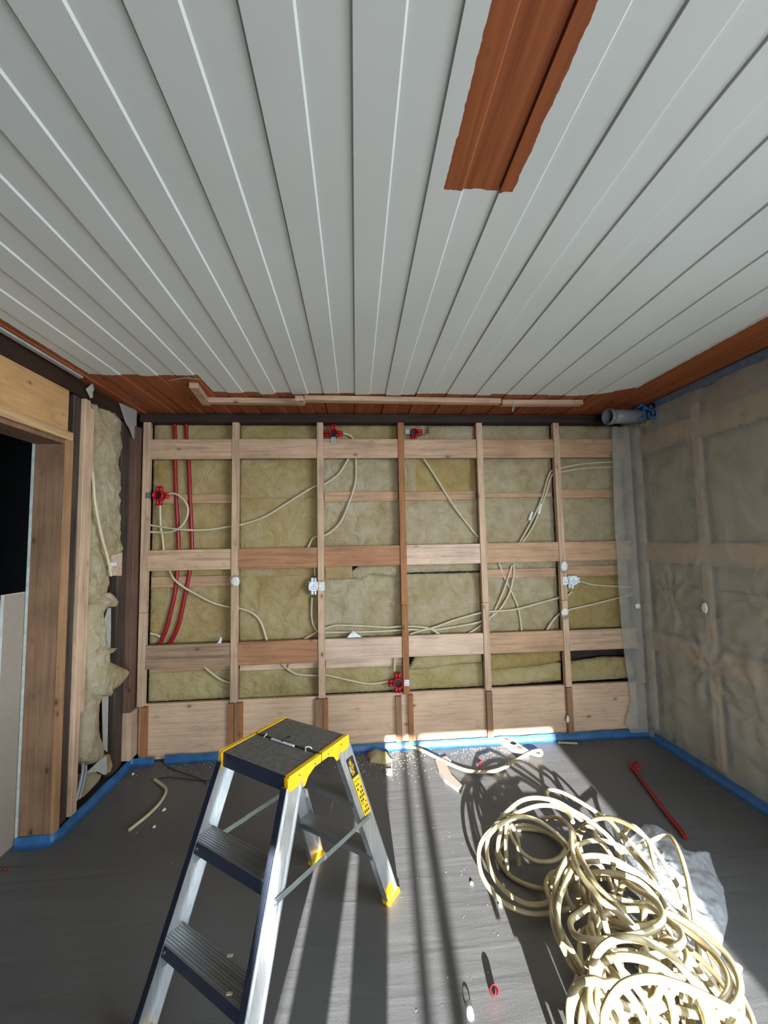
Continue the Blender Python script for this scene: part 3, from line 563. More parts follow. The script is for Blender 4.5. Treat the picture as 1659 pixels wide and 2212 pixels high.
def whitebox(u, v, lab, dirs, bx):
    c = Bk(u, v, 0.); r = .034; root = empty('junction_box', (c[0], .03, c[2])); tag(root, lab, 'junction box', 'white junction boxes on the back wall')
    mb = MB(); mb.box((c[0]-.036, .006, c[2]-.03), (c[0]+.036, .046, c[2]+.034)); mb.build('housing', Mt['white'], root, bevel=.004)
    mb = MB(); n = 28; ring(mb, c, r-.003, r, -.004, .012); mb.add([(c[0]+(r-.002)*math.cos(2*PI*k/n), -.002, c[2]+(r-.002)*math.sin(2*PI*k/n)) for k in range(n)], [tuple(range(n))]); lid = mb.build('lid', Mt['white'], root)
    g = MB(); g.box((c[0]-.019, -.0035, c[2]-.0012), (c[0]+.019, -.002, c[2]+.0012)); g.box((c[0]-.0012, -.0035, c[2]-.022), (c[0]+.0012, -.002, c[2]+.018))
    g.tube([(c[0]+.02*math.cos(t), -.003, c[2]+.02*math.sin(t)) for t in [PI*(1.05+.95*i/14) for i in range(15)]], .0011, 6); g.build('cross_mark', Mt['pipe'], lid)
    for dx, dz in dirs:
        for s in (-1, 1):
            px, pz = -dz*s*.0115, dx*s*.0115
            MB().tube([(c[0]+dx*.028+px, .022, c[2]+dz*.028+pz), (c[0]+dx*.06+px, .022, c[2]+dz*.06+pz)], .0102, 12, hollow=.002).build('cable_inlet', Mt['white'], root)
    mb = MB(); mb.box((c[0]+bx-.019, -.0035, c[2]-.028), (c[0]+bx+.019, -.0005, c[2]+.028)); p = mb.build('fixing_plate', Mt['white'], root)
    for hx, hz in ((-.01, .016), (.01, .016), (0, .006), (-.01, -.016), (.01, -.016), (0, -.008)):
        MB().box((c[0]+bx+hx-.003, -.0045, c[2]+hz-.003), (c[0]+bx+hx+.003, -.003, c[2]+hz+.003)).build('slot', Mt['pipe'], p)
whitebox(677, 1267, 'white lidded junction box left of the third batten', [(0, 1), (0, -1)], .06)
whitebox(1239, 1254, 'white lidded junction box right of the second batten from the right', [(1, 0), (-.25, -1)], -.066)

# adhesive dabs
def dab(cx, cy, plane, base, w, h, lab, up=.0, rim=True):
    rt = empty('adhesive_dab', {'back': (cx, base, cy), 'right': (base, cx, cy)}[plane]); tag(rt, lab, 'adhesive dab', 'white adhesive dabs')
    def lump(w, h, t, off, name, mat, oy=0):
        mb = MB(); n = 22; V = []; s0 = random.uniform(0, 9)
        for rr, hh in ((1, 0), (.92, .6), (.55, 1), (0.15, .9)):
            for k in range(n):
                a = 2*PI*k/n; q = rr*(1+.22*noise.noise(Vector((math.cos(a)*1.6, math.sin(a)*1.6, s0)))); x, y = q*w*math.cos(a), q*h*math.sin(a)+oy
                V.append({'back': (cx+x, base-off-hh*t, cy+y), 'right': (base-off-hh*t, cx+x, cy+y)}[plane])
        Fs = [(q*n+k, q*n+(k+1) % n, (q+1)*n+(k+1) % n, (q+1)*n+k) for q in range(3) for k in range(n)]+[tuple(range(3*n, 4*n))]
        mb.add(V, Fs, 0, True); mb.add(V[:n], [tuple(range(n))]); mb.build(name, Mt[mat], rt)
    if rim: lump(w*1.2, h*1.25, .002, .0005, 'film_rim', 'padrim', up)
    lump(w, h, .007, .0028, 'dab', 'pad')
for (u, v, w, h, up, lab) in [(508, 1256, .031, .034, .006, 'white adhesive dab on the second batten from the left'), (1218, 1223, .027, .038, -.002, 'white adhesive dab above the right white box'), (1220, 1322, .028, .028, -.02, 'white adhesive dab below the right white box')]:
    p = Bk(u, v, 0); dab(p[0], p[2], 'back', -.0005, w, h, lab, up)
p = Bk(1377, 1309, -.014); dab(p[0], p[2], 'back', -.014, .02, .022, 'round white adhesive dab on the plastic in the right corner', rim=False)
p = on(1523, 1313, 0, 1.795); dab(p[1], p[2], 'right', 1.795, .024, .033, 'white adhesive dab on the plastic of the right wall')
for pts, lab in (([(750, 1376), (758, 1366), (762, 1366), (762, 1361), (768, 1366), (782, 1375)], 'small white plastic chip on the lower board below the long cables'), ([(470, 1388), (475, 1384), (478, 1375), (481, 1376), (479, 1388)], 'tiny white wall plug on the lower board in the left bay')):
    flat('plastic_chip', B2(pts, y=.02), 'back', .0, .012, 'white', lab, 'plastic chip')
flat('nail_tag', B2([(1225, 1545), (1229, 1549), (1229, 1558), (1226, 1562), (1223, 1555)]), 'back', -.002, .003, 'pad', 'tiny white blot on the dull strip right of the power strip', 'blot')
# faint stamp on the middle board at the right
tx = bpy.data.curves.new('stamp', 'FONT'); tx.body = 'BERGENE HOLM AS'; tx.size = .019; tx.extrude = .0002; to = bpy.data.objects.new('stamp_text', tx); COL.objects.link(to)
bpy.context.view_layer.update()
def text_mesh(body, size, name, mat, parent, M4, ext=.0003, shear=0):
    c = bpy.data.curves.new(name, 'FONT'); c.body = body; c.size = size; c.extrude = ext; c.align_x = 'CENTER'; c.align_y = 'CENTER'; c.shear = shear
    o = bpy.data.objects.new(name, c); COL.objects.link(o); bpy.context.view_layer.update()
    me = bpy.data.meshes.new_from_object(o.evaluated_get(bpy.context.evaluated_depsgraph_get())); bpy.data.objects.remove(o); bpy.data.curves.remove(c)
    me.transform(M4); me.materials.clear(); me.materials.append(mat); n = bpy.data.objects.new(name, me); COL.objects.link(n); n.parent = parent; return n
bpy.data.objects.remove(to); bpy.data.curves.remove(tx)

# ================================================================ CEILING LATHS AND DEBRIS
def lath(a, b, w, h, lab, ext=0):
    a = Vector(a); b = Vector(b); d = (b-a).normalized(); s = Vector((-d.y, d.x, 0))*w/2; z = Vector((0, 0, h))
    o = MB().hexa([a-s, b-s, b+s, a+s], [a-s+z, b-s+z, b+s+z, a+s+z]).build('ceiling_lath', Mt['pineX'], bevel=.0015); tag(o, lab, 'lath', 'laths nailed along the unpainted ceiling edge')
ZL = ZC-.034
lath(Fl(418, 838, ZL), Fl(446, 876, ZL), .05, .033, 'short slanting lath at the left end of the ceiling edge')
lath(Fl(452, 871, ZL), Fl(655, 874, ZL), .05, .033, 'lath left of the long one along the ceiling edge')
lath(Fl(640, 871, ZL-.034), Fl(657, 871, ZL-.034), .09, .033, 'small square lath block where two ceiling laths meet')
lath(Fl(658, 867, ZL), Fl(1080, 873, ZL), .05, .033, 'longest lath along the ceiling edge')
lath(Fl(1083, 876, ZL), Fl(1256, 876, ZL), .05, .033, 'right lath of the ceiling edge nearest the grey pipe')
for i, (pts, lab) in enumerate([([(365, 823), (400, 817), (434, 820)], 'curled white paint strip hanging at the left of the ceiling edge'), ([(1107, 866), (1110, 876), (1107, 889)], 'white paint strip hanging down over the right lath')]):
    P = [Vector(Fl(u, v, ZC-.045-.012*k*(i == 1))) for k, (u, v) in enumerate(pts)]; mb = MB(); S = spline(P, 5); nrm = Vector((0, .006, .002)) if i == 0 else Vector((.006, 0, 0))
    for a, b in zip(S[:-1], S[1:]): mb.hexa([a-nrm, b-nrm, b+nrm, a+nrm], [a-nrm+Vector((0, 0, .002)), b-nrm+Vector((0, 0, .002)), b+nrm+Vector((0, 0, .002)), a+nrm+Vector((0, 0, .002))])
    tag(mb.build('paint_curl', Mt['trim']), lab, 'paint strip')

# ================================================================ GREY PIPE
r = empty('drain_pipe', (1.66, -.20, 2.27)); tag(r, 'grey plastic pipe sticking out of the right wall under the ceiling', 'pipe')
MB().tube([(1.50, -.215, 2.325), (1.60, -.20, 2.33), (1.80, -.17, 2.345)], .050, 32, hollow=.004).build('pipe', Mt['pipe'], r)
MB().tube([(1.468, -.22, 2.323), (1.475, -.219, 2.3235), (1.50, -.215, 2.325), (1.512, -.213, 2.326)], [.0555, .0575, .0575, .0505], 32, hollow=.004).build('socket_rim', Mt['pipe'], r)
wool([(-.17, 2.27), (-.05, 2.29), (-.06, 2.34), (-.12, 2.33), (-.2, 2.30)], 'right', 1.79, .02, 'yellow foam scrap poking out beside the grey pipe', 'woolbright', res=.01, amp=.02, name='foam_scrap')
mb = MB(); rnd = random.Random(3)
for k in range(9):
    c = Vector((1.775+rnd.uniform(-.03, .01), -.20+rnd.uniform(-.09, .09), 2.36+rnd.uniform(-.05, .03)))
    P = [c+Vector((rnd.uniform(-.05, .03), rnd.uniform(-.06, .06), rnd.uniform(-.05, .04))) for _ in range(4)]
    mb.tube(spline(P, 5), [.012*(1-.6*abs(i/15-.5)) for i in range(16)], 6)
tag(mb.build('tape_knot', Mt['blue']), 'crumpled dark blue tape around the grey pipe at the wall', 'tape')

# ================================================================ RIGHT WALL
for i, (y, z0, lab) in enumerate([(-.555, 0.06, 'pale batten behind plastic on the right wall, the nearer one'), (-1.155, .06, 'pale batten at the right photo edge behind plastic'), (-.02, .06, 'corner batten behind plastic on the right wall')]):
    o = MB().box((1.812, y-.023, z0), (1.842, y+.023, 2.32)).build('wall_batten', Mt['pineZ'], bevel=.0015); tag(o, lab, 'batten', 'battens behind plastic on the right wall')
YR = [(-1.132, -.578, 'front bay of the right wall'), (-.532, -.045, 'back bay of the right wall')]
for z0, z1, nm in [(2.08, 2.222, 'top'), (1.275, 1.413, 'middle'), (.63, .77, 'lower')]:
    for a, b, bn in YR: tag(MB().box((1.816, a, z0), (1.845, b, z1)).build('cross_board', Mt['pineY'], bevel=.0015), '%s board behind plastic, %s' % (nm, bn), 'board', 'boards behind plastic on the right wall')
for z0, z1, nm in [(2.23, 2.36, 'strip under the ceiling'), (1.42, 2.075, 'large upper batt'), (1.13, 1.27, 'narrow batt under the middle board'), (.775, 1.12, 'batt above the lower board'), (.06, .625, 'bottom batt')]:
    for a, b, bn in YR: wool(rect(a, b, z0, z1), 'right', 1.87, .05, 'wool %s behind plastic, %s' % (nm, bn), 'wool', amp=.012, res=.02, grp='wool behind plastic on the right wall')
tag(MB().box((1.812, -1.75, 2.30), (1.86, -.0, 2.405)).build('top_board', Mt['greyX'], bevel=.002), 'grey-brown board at the very top of the right wall', 'board')
def plastic():
    mb = MB(); ny, nz = 90, 110
    V = []
    for j in range(nz+1):
        z = .0+2.375*j/nz
        for i in range(ny+1):
            y = -.008-1.77*(i/ny)**1.2
            h = .004*noise.noise(Vector((y*5, z*2.2, 3)))+.003*noise.noise(Vector((y*16, z*9, 5)))
            h += .012*math.exp(-((z-.5)/.45)**2)*noise.noise(Vector((y*9, z*2.5, 8)))                   # loose folds low down
            for (py, pz, s) in ((-.30, 1.05, .3), (-.55, .65, .35), (-.86, .55, .3), (-.95, 1.0, .3)):        # gathers where the sheet is pinned
                d = math.hypot(y-py, z-pz)
                if d < s: h += .010*(1-d/s)*math.sin(11*math.atan2(z-pz, y-py)+noise.noise(Vector((y*8, z*8, 1)))*3)
            V.append((1.797-max(-.006, h)-(.02*max(0, 1-(-y)/.1)), y, z))
    Fs = [(j*(ny+1)+i, j*(ny+1)+i+1, (j+1)*(ny+1)+i+1, (j+1)*(ny+1)+i) for j in range(nz) for i in range(ny)]
    mb.add(V, Fs, 0, True)
    # the sheet turns the corner on to the back wall
    nx = 14; V = []
    left = [(0, 1.66), (.10, 1.60), (.25, 1.66), (.6, 1.625), (1.0, 1.615), (1.6, 1.615), (2.3, 1.64)]
    for j in range(nz+1):
        z = .03+2.28*j/nz; xl = np.interp(z, [q[0] for q in left], [q[1] for q in left])+.004*noise.noise(Vector((z*6, 0, 0)))
        for i in range(nx+1):
            x = xl+(1.776-xl)*i/nx; V.append((x, -.010-.003*noise.noise(Vector((x*9, z*5, 2))), z))
    mb.add(V, [(j*(nx+1)+i, j*(nx+1)+i+1, (j+1)*(nx+1)+i+1, (j+1)*(nx+1)+i) for j in range(nz) for i in range(nx)], 0, True)
    tag(mb.build('plastic_sheet', Mt['film']), 'translucent grey plastic sheet covering the right wall and its corner', 'plastic sheet')
plastic()

# ================================================================ BLUE TAPE
def ribbon(path, hz, fl, lab, mat='blue', name='edge_tape'):
    """tape folded along the foot of a wall: hz up the wall, fl out on to the floor; path = [(x, y, nx, ny)]"""
    mb = MB(); V = []; n = len(path)
    for i, (x, y, nx, ny) in enumerate(path):
        j = .006*noise.noise(Vector((x*8, y*8, 1))); k = .008*noise.noise(Vector((x*6, y*6, 4)))
        h = hz+j; w = fl+k
        V += [(x+nx*.002, y+ny*.002, h), (x+nx*.004, y+ny*.004, .010), (x+nx*.012, y+ny*.012, .0025), (x+nx*w, y+ny*w, .0012)]
    mb.add(V, [(i*4+q, i*4+q+1, (i+1)*4+q+1, (i+1)*4+q) for i in range(n-1) for q in range(3)], 0, True)
    tag(mb.build(name, Mt[mat]), lab, 'tape')
def seg(a, b, n, nx, ny): return [(a[0]+(b[0]-a[0])*i/n, a[1]+(b[1]-a[1])*i/n, nx, ny) for i in range(n+1)]
ribbon(seg((-1.72, .0), (-1.87, .0), 8, 0, -1)+seg((-1.875, -.015), (-1.868, -.66), 40, 1, 0)+seg((-1.868, -.70), (-2.04, -.71), 10, .2, -1), .042, .035, 'blue tape along the foot of the left wall and corner')
ribbon(seg((-1.655, .0), (1.78, .0), 160, 0, -1), .050, .022, 'long blue tape along the foot of the back wall')
ribbon(seg((1.79, -.01), (1.795, -1.8), 90, -1, 0), .05, .03, 'blue tape along the foot of the plastic-covered right wall')
mb = MB(); V = []
for i in range(100):
    y = -.27-1.5*i/99; V += [(1.80, y, 2.362+.004*noise.noise(Vector((y*8, 0, 0)))), (1.792, y, 2.405), (1.765, y, 2.4105)]
mb.add(V, [(i*3+q, i*3+q+1, i*3+q+4, i*3+q+3) for i in range(99) for q in range(2)], 0, True); tag(mb.build('ceiling_tape', Mt['bluegrey']), 'blue-grey tape where the right wall meets the ceiling', 'tape')

# ================================================================ STEPLADDER
LX, LY, LA, LH, PW, PD, FW, FD = -.6095, -1.3747, -.609, .7369, .1659, .1553, .2133, .4385
lad = empty('stepladder', (LX, LY, 0), LA); lad['_w'] = [0, 0, 0]; tag(lad, 'aluminium stepladder with yellow-edged dark top platform', 'stepladder')
def lp(su, sv, z, du=0, dv=0):
    t = z/LH; return Vector((su*(FW+(PW-FW)*t-du), sv*(FD+(PD-FD)*t-dv), z))
def legpart(su, sv, z0, z1, u0, u1, v0, v1):
    return [lp(su, sv, z0, u0, v0), lp(su, sv, z0, u1, v0), lp(su, sv, z0, u1, v1), lp(su, sv, z0, u0, v1)], [lp(su, sv, z1, u0, v0), lp(su, sv, z1, u1, v0), lp(su, sv, z1, u1, v1), lp(su, sv, z1, u0, v1)]
DW, FL_ = .080, .026
for su in (-1, 1):
    for sv in (-1, 1):
        mb = MB(); zt = LH-.03
        mb.hexa(*legpart(su, sv, .012, zt, .002, .0045, .0, DW)); mb.hexa(*legpart(su, sv, .012, zt, .002, FL_, 0, .0025)); mb.hexa(*legpart(su, sv, .012, zt, .002, FL_, DW-.0025, DW))
        for k in range(3): mb.hexa(*legpart(su, sv, .012, zt, .0012, .0022, .006+.004*k, .008+.004*k))
        for k in range(3): mb.hexa(*legpart(su, sv, .012, zt, .0012, .0022, DW-.008-.004*k, DW-.006-.004*k))
        leg = mb.build('leg', Mt['alu'], lad, local=True)
        rb = MB()
        for k in range(4): rb.hexa(*legpart(su, sv, .012, zt, .0028+.0058*k, .0072+.0058*k, -.0014, .0002))
        rb.build('grip_rib', Mt['rib'], leg, local=True)
        ft = MB(); ft.hexa(*legpart(su, sv, 0, .02, -.0015, FL_+.004, -.004, DW+.002)); ft.hexa(*legpart(su, sv, .03, .078, .0004, .002, .030, DW-.002)) ; ft.build('foot', Mt['yellow'], leg, local=True)
for sv in (-1, 1):
    for z in (LH*2/3, LH/3):
        t = z/LH; w = FW+(PW-FW)*t-.005; v1 = sv*(FD+(PD-FD)*t-.004); v0 = sv*(FD+(PD-FD)*t-DW+.002); mb = MB()
        dep = .010 if sv > 0 else 0
        mb.box((-w, v0, z-.004), (w, v1, z))
        for k in range(9): y = v0+(v1-v0)*(k+.5)/9.; mb.box((-w, y-.0012, z), (w, y+.0012, z+.0013))
        st = mb.build('step', Mt['alustep'], lad, local=True)
        mb = MB(); mb.box((-w, v1-sv*.003, z-.044), (w, v1, z-.003)); mb.box((-w, v0, z-.022), (w, v0+sv*.003, z-.003)); mb.build('front_lip', Mt['nosing'] if sv < 0 else Mt['alustep'], st, local=True)
        for s in (-1, 1):
            g = MB(); g.add([(s*w, v1-sv*.004, z-.044), (s*(w-.045), v1-sv*.004, z-.044), (s*w, v1-sv*.004, z-.085)], [(0, 1, 2)]); 
            MB().hexa([(s*w, v1-sv*.004, z-.044), (s*(w-.04), v1-sv*.004, z-.044), (s*w, v1-sv*.004, z-.08)], [(s*w, v1-sv*.006, z-.044), (s*(w-.04), v1-sv*.006, z-.044), (s*w, v1-sv*.006, z-.08)]).build('gusset', Mt['alu'], st, local=True)
            MB().tube([(s*(w-.02), v1+sv*.000, z-.022), (s*(w-.02), v1+sv*.003, z-.022)], .005, 10).build('rivet', Mt['steel'], st, local=True)
plat = empty('platform', (0, 0, 0)); plat.parent = lad; plat['_w'] = [0, 0, 0]
for sv in (-1, 1):
    mb = MB(); y0, y1 = sv*.007, sv*(PD-.002)
    mb.box((-PW+.014, y0, LH-.03), (PW-.014, y1, LH-.004))
    n = 19
    for k in range(n): y = y0+(y1-y0)*(k+.5)/n; mb.box((-PW+.014, y-.0028, LH-.004), (PW-.014, y+.0028, LH-.0015))
    mb.build('ribbed_plate', Mt['tread'], plat, local=True)
    MB().box((-PW+.014, y1-sv*.002, LH-.052), (PW-.014, y1+sv*.001, LH-.003)).build('nosing', Mt['nosing'], plat, local=True, bevel=.002)
    for su in (-1, 1):
        x0, x1 = su*(PW-.016), su*(PW+.001)
        prof = [(sv*.002, LH), (sv*(PD), LH+.001), (sv*(PD+.004), LH-.006), (sv*(PD+.010), LH-.062), (sv*(PD-.072), LH-.062), (sv*(PD-.088), LH-.040), (sv*.035, LH-.026), (sv*.002, LH-.026)]
        mb = MB().hexa([(x1-su*.003, y, z) for y, z in prof], [(x1, y, z) for y, z in prof]); mb.box((x0, sv*.004, LH-.006), (x1-su*.003, sv*PD, LH+.0005)); mb.box((x0, sv*(PD-.002), LH-.058), (x1-su*.003, sv*(PD+.006), LH-.004))
        cp = mb.build('side_cap', Mt['yellow'], plat, local=True, bevel=.0008)
        for yy in (.035, .11): MB().tube([(x1-su*.0005, sv*yy, LH-.016), (x1+su*.002, sv*yy, LH-.016)], .0032, 10).build('rivet', Mt['steel'], cp, local=True)
MB().box((-PW+.016, -.0065, LH-.024), (PW-.016, .0065, LH-.009)).build('hinge_gap', Mt['black'], plat, local=True)
for s in (-1, 1):
    MB().tube(spline([(s*.105, -.014, LH-.004), (s*.098, -.004, LH+.008), (s*.108, .006, LH+.006), (s*.112, .012, LH-.003)], 5), .0035, 8).build('hinge_hook', Mt['steel'], plat, local=True)
MB().box((-.066, -.014, LH-.001), (.048, -.004, LH+.0045)).build('locking_bar', Mt['white'], plat, local=True, bevel=.002)
MB().tube(spline([(-.01, -.012, LH+.004), (-.005, .006, LH+.012), (.006, .016, LH+.016)], 4), .0028, 8).build('release_lever', Mt['black'], plat, local=True)
for su in (-1, 1):
    a = lp(su, -1, .44, -.004, .035); b = lp(su, 1, .40, -.004, .035); m_ = a.lerp(b, .46); br = empty('folding_brace', tuple(m_)); br.parent = lad; br['_w'] = [0, 0, 0]
    br.location = (0, 0, 0)
    def bar(p, q, off, w=.009):
        d = (q-p).normalized(); n = Vector((0, -d.z, d.y)); p = p-d*.008; q = q+d*.008; x = Vector((su*.0022, 0, 0)); o_ = Vector((su*off, 0, 0))
        return MB().hexa([p-n*w+o_, q-n*w+o_, q+n*w+o_, p+n*w+o_], [p-n*w+x+o_, q-n*w+x+o_, q+n*w+x+o_, p+n*w+x+o_])
    bar(a, m_, 0).build('link', Mt['steel'], br, local=True, bevel=.001); bar(m_, b, .0026).build('link', Mt['steel'], br, local=True, bevel=.001)
    for q in (a, m_, b): MB().tube([q+Vector((su*.002, 0, 0)), q+Vector((su*.0075, 0, 0))], .0045, 10).build('rivet', Mt['steel'], br, local=True)
# sticker on the rear right leg
def legpt(z, dv, out=.0): return lp(1, 1, z, .0008-out, dv)
lg = [o for o in lad.children if o.name.startswith('leg')][3]
st = MB().hexa([legpt(.655, .012), legpt(.655, .052), legpt(.575, .052), legpt(.575, .012)], [legpt(.655, .012, .0008), legpt(.655, .052, .0008), legpt(.575, .052, .0008), legpt(.575, .012, .0008)]).build('maker_sticker', Mt['wire'], lg, local=True)
sy = MB().hexa([legpt(.574, .012), legpt(.574, .052), legpt(.405, .052), legpt(.405, .012)], [legpt(.574, .012, .0008), legpt(.574, .052, .0008), legpt(.405, .052, .0008), legpt(.405, .012, .0008)]).build('safety_sticker', Mt['yellow'], lg, local=True)
def legframe(z, dv, out=.0012):
    o_ = legpt(z, dv, out); xd = (legpt(z-.05, dv, out)-o_).normalized(); nd = Vector((1, 0, .06)).normalized(); nd = (nd-xd*nd.dot(xd)).normalized(); yd = nd.cross(xd)
    return Matrix.Translation(o_) @ Matrix((xd, yd, nd)).transposed().to_4x4()
text_mesh('wibe', .034, 'logo_lettering', Mt['yellow'], st, legframe(.617, .035)); text_mesh('LADDERS', .007, 'small_lettering', Mt['white'], st, legframe(.612, .048))
for i, (t_, z_, d_) in enumerate([('55P', .024, .552), ('EN 14183', .012, .52), ('max 150 kg', .011, .492)][:0]): pass
gm = MB()
for k in range(9):
    z = .56-.0165*k; w = .010 if k in (3, 4) else .004+.003*((k*7) % 3)
    for q in range(3):
        dv = .017+.011*q
        if (k*3+q) % 4 != 3: gm.hexa([legpt(z, dv, .001), legpt(z, dv+.007, .001), legpt(z-w, dv+.007, .001), legpt(z-w, dv, .001)], [legpt(z, dv, .0013), legpt(z, dv+.007, .0013), legpt(z-w, dv+.007, .0013), legpt(z-w, dv, .0013)])
gm.build('printed_pictogram', Mt['wire'], sy, local=True)

# ================================================================ COIL OF CREAM CONDUIT
Z4, S4 = (1000, 1650), .3972; Z4b, S4b = (1000, 1690), .2411; Z3, S3 = (1200, 1920), .2767
def px(o, s, pts): return [(o[0]+a*s, o[1]+b*s) for a, b in pts]
CO = []
def strand(pts, zs, sub=6, free=0):           # ends that are not free run on down into the pile
    n = len(pts); zz = np.interp(np.linspace(0, 1, n), np.linspace(0, 1, len(zs)), zs); P = [Vector(Fl(u, v, float(z))) for (u, v), z in zip(pts, zz)]
    def tail(a, b):
        d = b-a; d.z = 0; d = d.normalized() if d.length > 1e-6 else Vector((0, 1, 0))
        return [Vector((q.x, q.y, max(q.z, .011))) for q in (b+d*.035-Vector((0, 0, .035)), b+d*.055-Vector((0, 0, .10)), b+d*.05-Vector((0, 0, .2)))]
    if not free & 2 and P[-1].z > .13: P = P+tail(P[-2], P[-1])
    if not free & 1 and P[0].z > .13: P = tail(P[1], P[0])[::-1]+P
    CO.append(spline(P, sub))
b_ = lambda p: px(Z4b, S4b, p); c_ = lambda p: px(Z4, S4, p); d_ = lambda p: px(Z3, S3, p)
strand(b_([(985, 355), (960, 300), (900, 245), (780, 208), (650, 215), (500, 270), (380, 340), (250, 430), (170, 530), (140, 650), (160, 800), (230, 940), (340, 1060), (480, 1140), (640, 1180), (820, 1165), (1000, 1120)]), [.27, .26, .24, .17, .10, .05, .02, .02], free=1)
strand(b_([(1290, 470), (1100, 320), (980, 250), (860, 180), (760, 150), (640, 138), (520, 165), (410, 250), (300, 370), (230, 480), (215, 620), (240, 760), (310, 900), (420, 1010), (560, 1085), (700, 1095), (800, 1060)]), [.2, .26, .30, .27, .18, .1, .05, .04, .04])
strand(b_([(208, 512), (270, 430), (380, 350), (520, 310), (640, 330), (760, 400), (860, 480), (940, 580), (980, 740), (960, 860), (900, 960)]), [.19, .22, .22, .2, .15, .08, .02], free=1)
strand(b_([(400, 320), (408, 420), (450, 520), (530, 630), (640, 700), (760, 712), (860, 680), (920, 600), (980, 500), (1080, 400), (1180, 335), (1300, 318), (1420, 350), (1560, 430), (1660, 530)])+c_([(1050, 560), (1130, 670), (1180, 760)]), [.22, .12, .04, .02, .06, .16, .25, .28, .24, .15])
strand(b_([(355, 700), (315, 600), (330, 470), (385, 350)]), [.06, .12, .2])
strand(b_([(390, 520), (300, 620), (340, 740), (440, 850), (560, 915), (680, 950), (760, 965), (860, 950)]), [.02, .012, .012, .02, .03])
strand(b_([(430, 400), (560, 385), (700, 430), (850, 520), (930, 600), (1000, 640)]), [.02, .012, .02, .05])
strand(b_([(370, 470), (460, 425), (620, 425), (780, 470), (900, 560)]), [.015, .012, .02])
strand(b_([(732, 325), (840, 318), (920, 360), (985, 440), (1000, 520), (1040, 640), (1100, 760), (1180, 900), (1280, 1010), (1400, 1140), (1500, 1250), (1560, 1330)]), [.15, .2, .26, .3, .3, .25], free=1)
strand(b_([(1375, 840), (1300, 650), (1210, 520), (1080, 360), (960, 270), (860, 210), (790, 170), (748, 100), (795, 68), (900, 95), (1050, 175), (1200, 270), (1300, 330), (1400, 440), (1540, 580), (1640, 720), (1700, 860), (1720, 1000)]), [.1, .14, .17, .2, .22, .2, .18, .12])
strand(b_([(1335, 1060), (1370, 900), (1330, 700), (1240, 540), (1140, 400)]), [.02, .05, .1, .16])
strand(b_([(1400, 1060), (1430, 880), (1390, 740), (1290, 600)]), [.02, .06, .12])
strand(c_([(490, 720), (490, 640), (530, 570), (620, 515), (720, 498), (820, 520), (920, 575), (1010, 635), (1120, 730), (1210, 830), (1300, 950), (1360, 1080), (1400, 1200), (1430, 1330)]), [.1, .2, .27, .3, .26, .2, .12, .06, .05])
strand(c_([(545, 740), (570, 665), (640, 610), (740, 590), (850, 600), (960, 640), (1040, 720), (1085, 810)]), [.06, .16, .22, .24, .22, .2])
strand(c_([(470, 740), (450, 660), (480, 600), (540, 590), (600, 640), (640, 700), (680, 650)]), [.03, .05, .06, .04])
strand(c_([(600, 790), (560, 700), (560, 600), (620, 540), (720, 535)]), [.1, .16, .2])
strand(c_([(500, 700), (485, 800), (500, 900), (545, 1000), (600, 1100), (660, 1150)]), [.22, .26, .25, .2])
strand(c_([(600, 560), (560, 640), (520, 760), (520, 880), (560, 1000), (640, 1130)]), [.26, .3, .28, .2])
strand(c_([(620, 440), (560, 520), (510, 640), (500, 760), (530, 900), (610, 1050), (660, 1160), (640, 1290), (650, 1420)]), [.26, .28, .28, .26, .22, .2])
strand(c_([(590, 380), (600, 500), (640, 600), (700, 680), (760, 750), (840, 810), (930, 900)]), [.28, .30, .32, .3])
strand(c_([(690, 640), (730, 750), (770, 860), (790, 930)]), [.25, .3, .26])
strand(c_([(830, 480), (900, 470), (1000, 430), (1080, 395), (1130, 400), (1180, 490), (1220, 620), (1240, 740), (1255, 815)]), [.12, .16, .18, .2, .18, .16])
strand(c_([(930, 340), (1010, 420), (1080, 520), (1130, 600), (1180, 690), (1210, 800)]), [.24, .2, .16, .1])
strand(d_([(250, 150), (190, 190), (125, 240), (120, 300), (160, 365), (260, 400), (400, 395), (560, 370), (700, 345), (800, 290), (840, 220), (810, 140), (740, 70), (650, 20), (560, -40)]), [.26, .28, .32, .34, .34, .3, .24])
strand(d_([(390, 490), (500, 520), (650, 525), (800, 512), (920, 470), (990, 410), (970, 330), (900, 270), (820, 200), (740, 140)]), [.34, .35, .36, .34, .3, .24])
strand(d_([(285, 720), (290, 590), (340, 485), (430, 410), (540, 385), (680, 400), (800, 450), (920, 540), (1020, 650), (1100, 760), (1160, 860), (1200, 1000), (1220, 1100)]), [.34, .42, .45, .44, .36, .26, .18])
strand(d_([(365, 1100), (385, 960), (440, 850), (520, 760), (640, 710), (780, 703), (920, 740), (1080, 800), (1240, 880), (1380, 955), (1485, 1040)]), [.40, .48, .50, .50, .46, .40], free=2)
strand(d_([(280, 712), (380, 740), (500, 750)]), [.40, .42]); strand(d_([(300, 690), (370, 570), (500, 532), (650, 545), (800, 600), (900, 670), (1000, 760)]), [.34, .38, .36, .3])
strand(d_([(450, 880), (560, 925), (680, 920), (780, 860), (820, 780)]), [.30, .28, .30]); strand(d_([(520, 960), (720, 960), (860, 900), (925, 790)]), [.22, .2, .24]); strand(d_([(700, 1030), (900, 1010), (1020, 940), (1065, 840)]), [.14, .12, .16])
strand(d_([(300, 640), (340, 560), (480, 500), (620, 500), (720, 560)]), [.25, .28, .25]); strand(d_([(870, 690), (980, 690), (1000, 640), (1030, 560), (1000, 470), (900, 420)]), [.3, .3, .27])
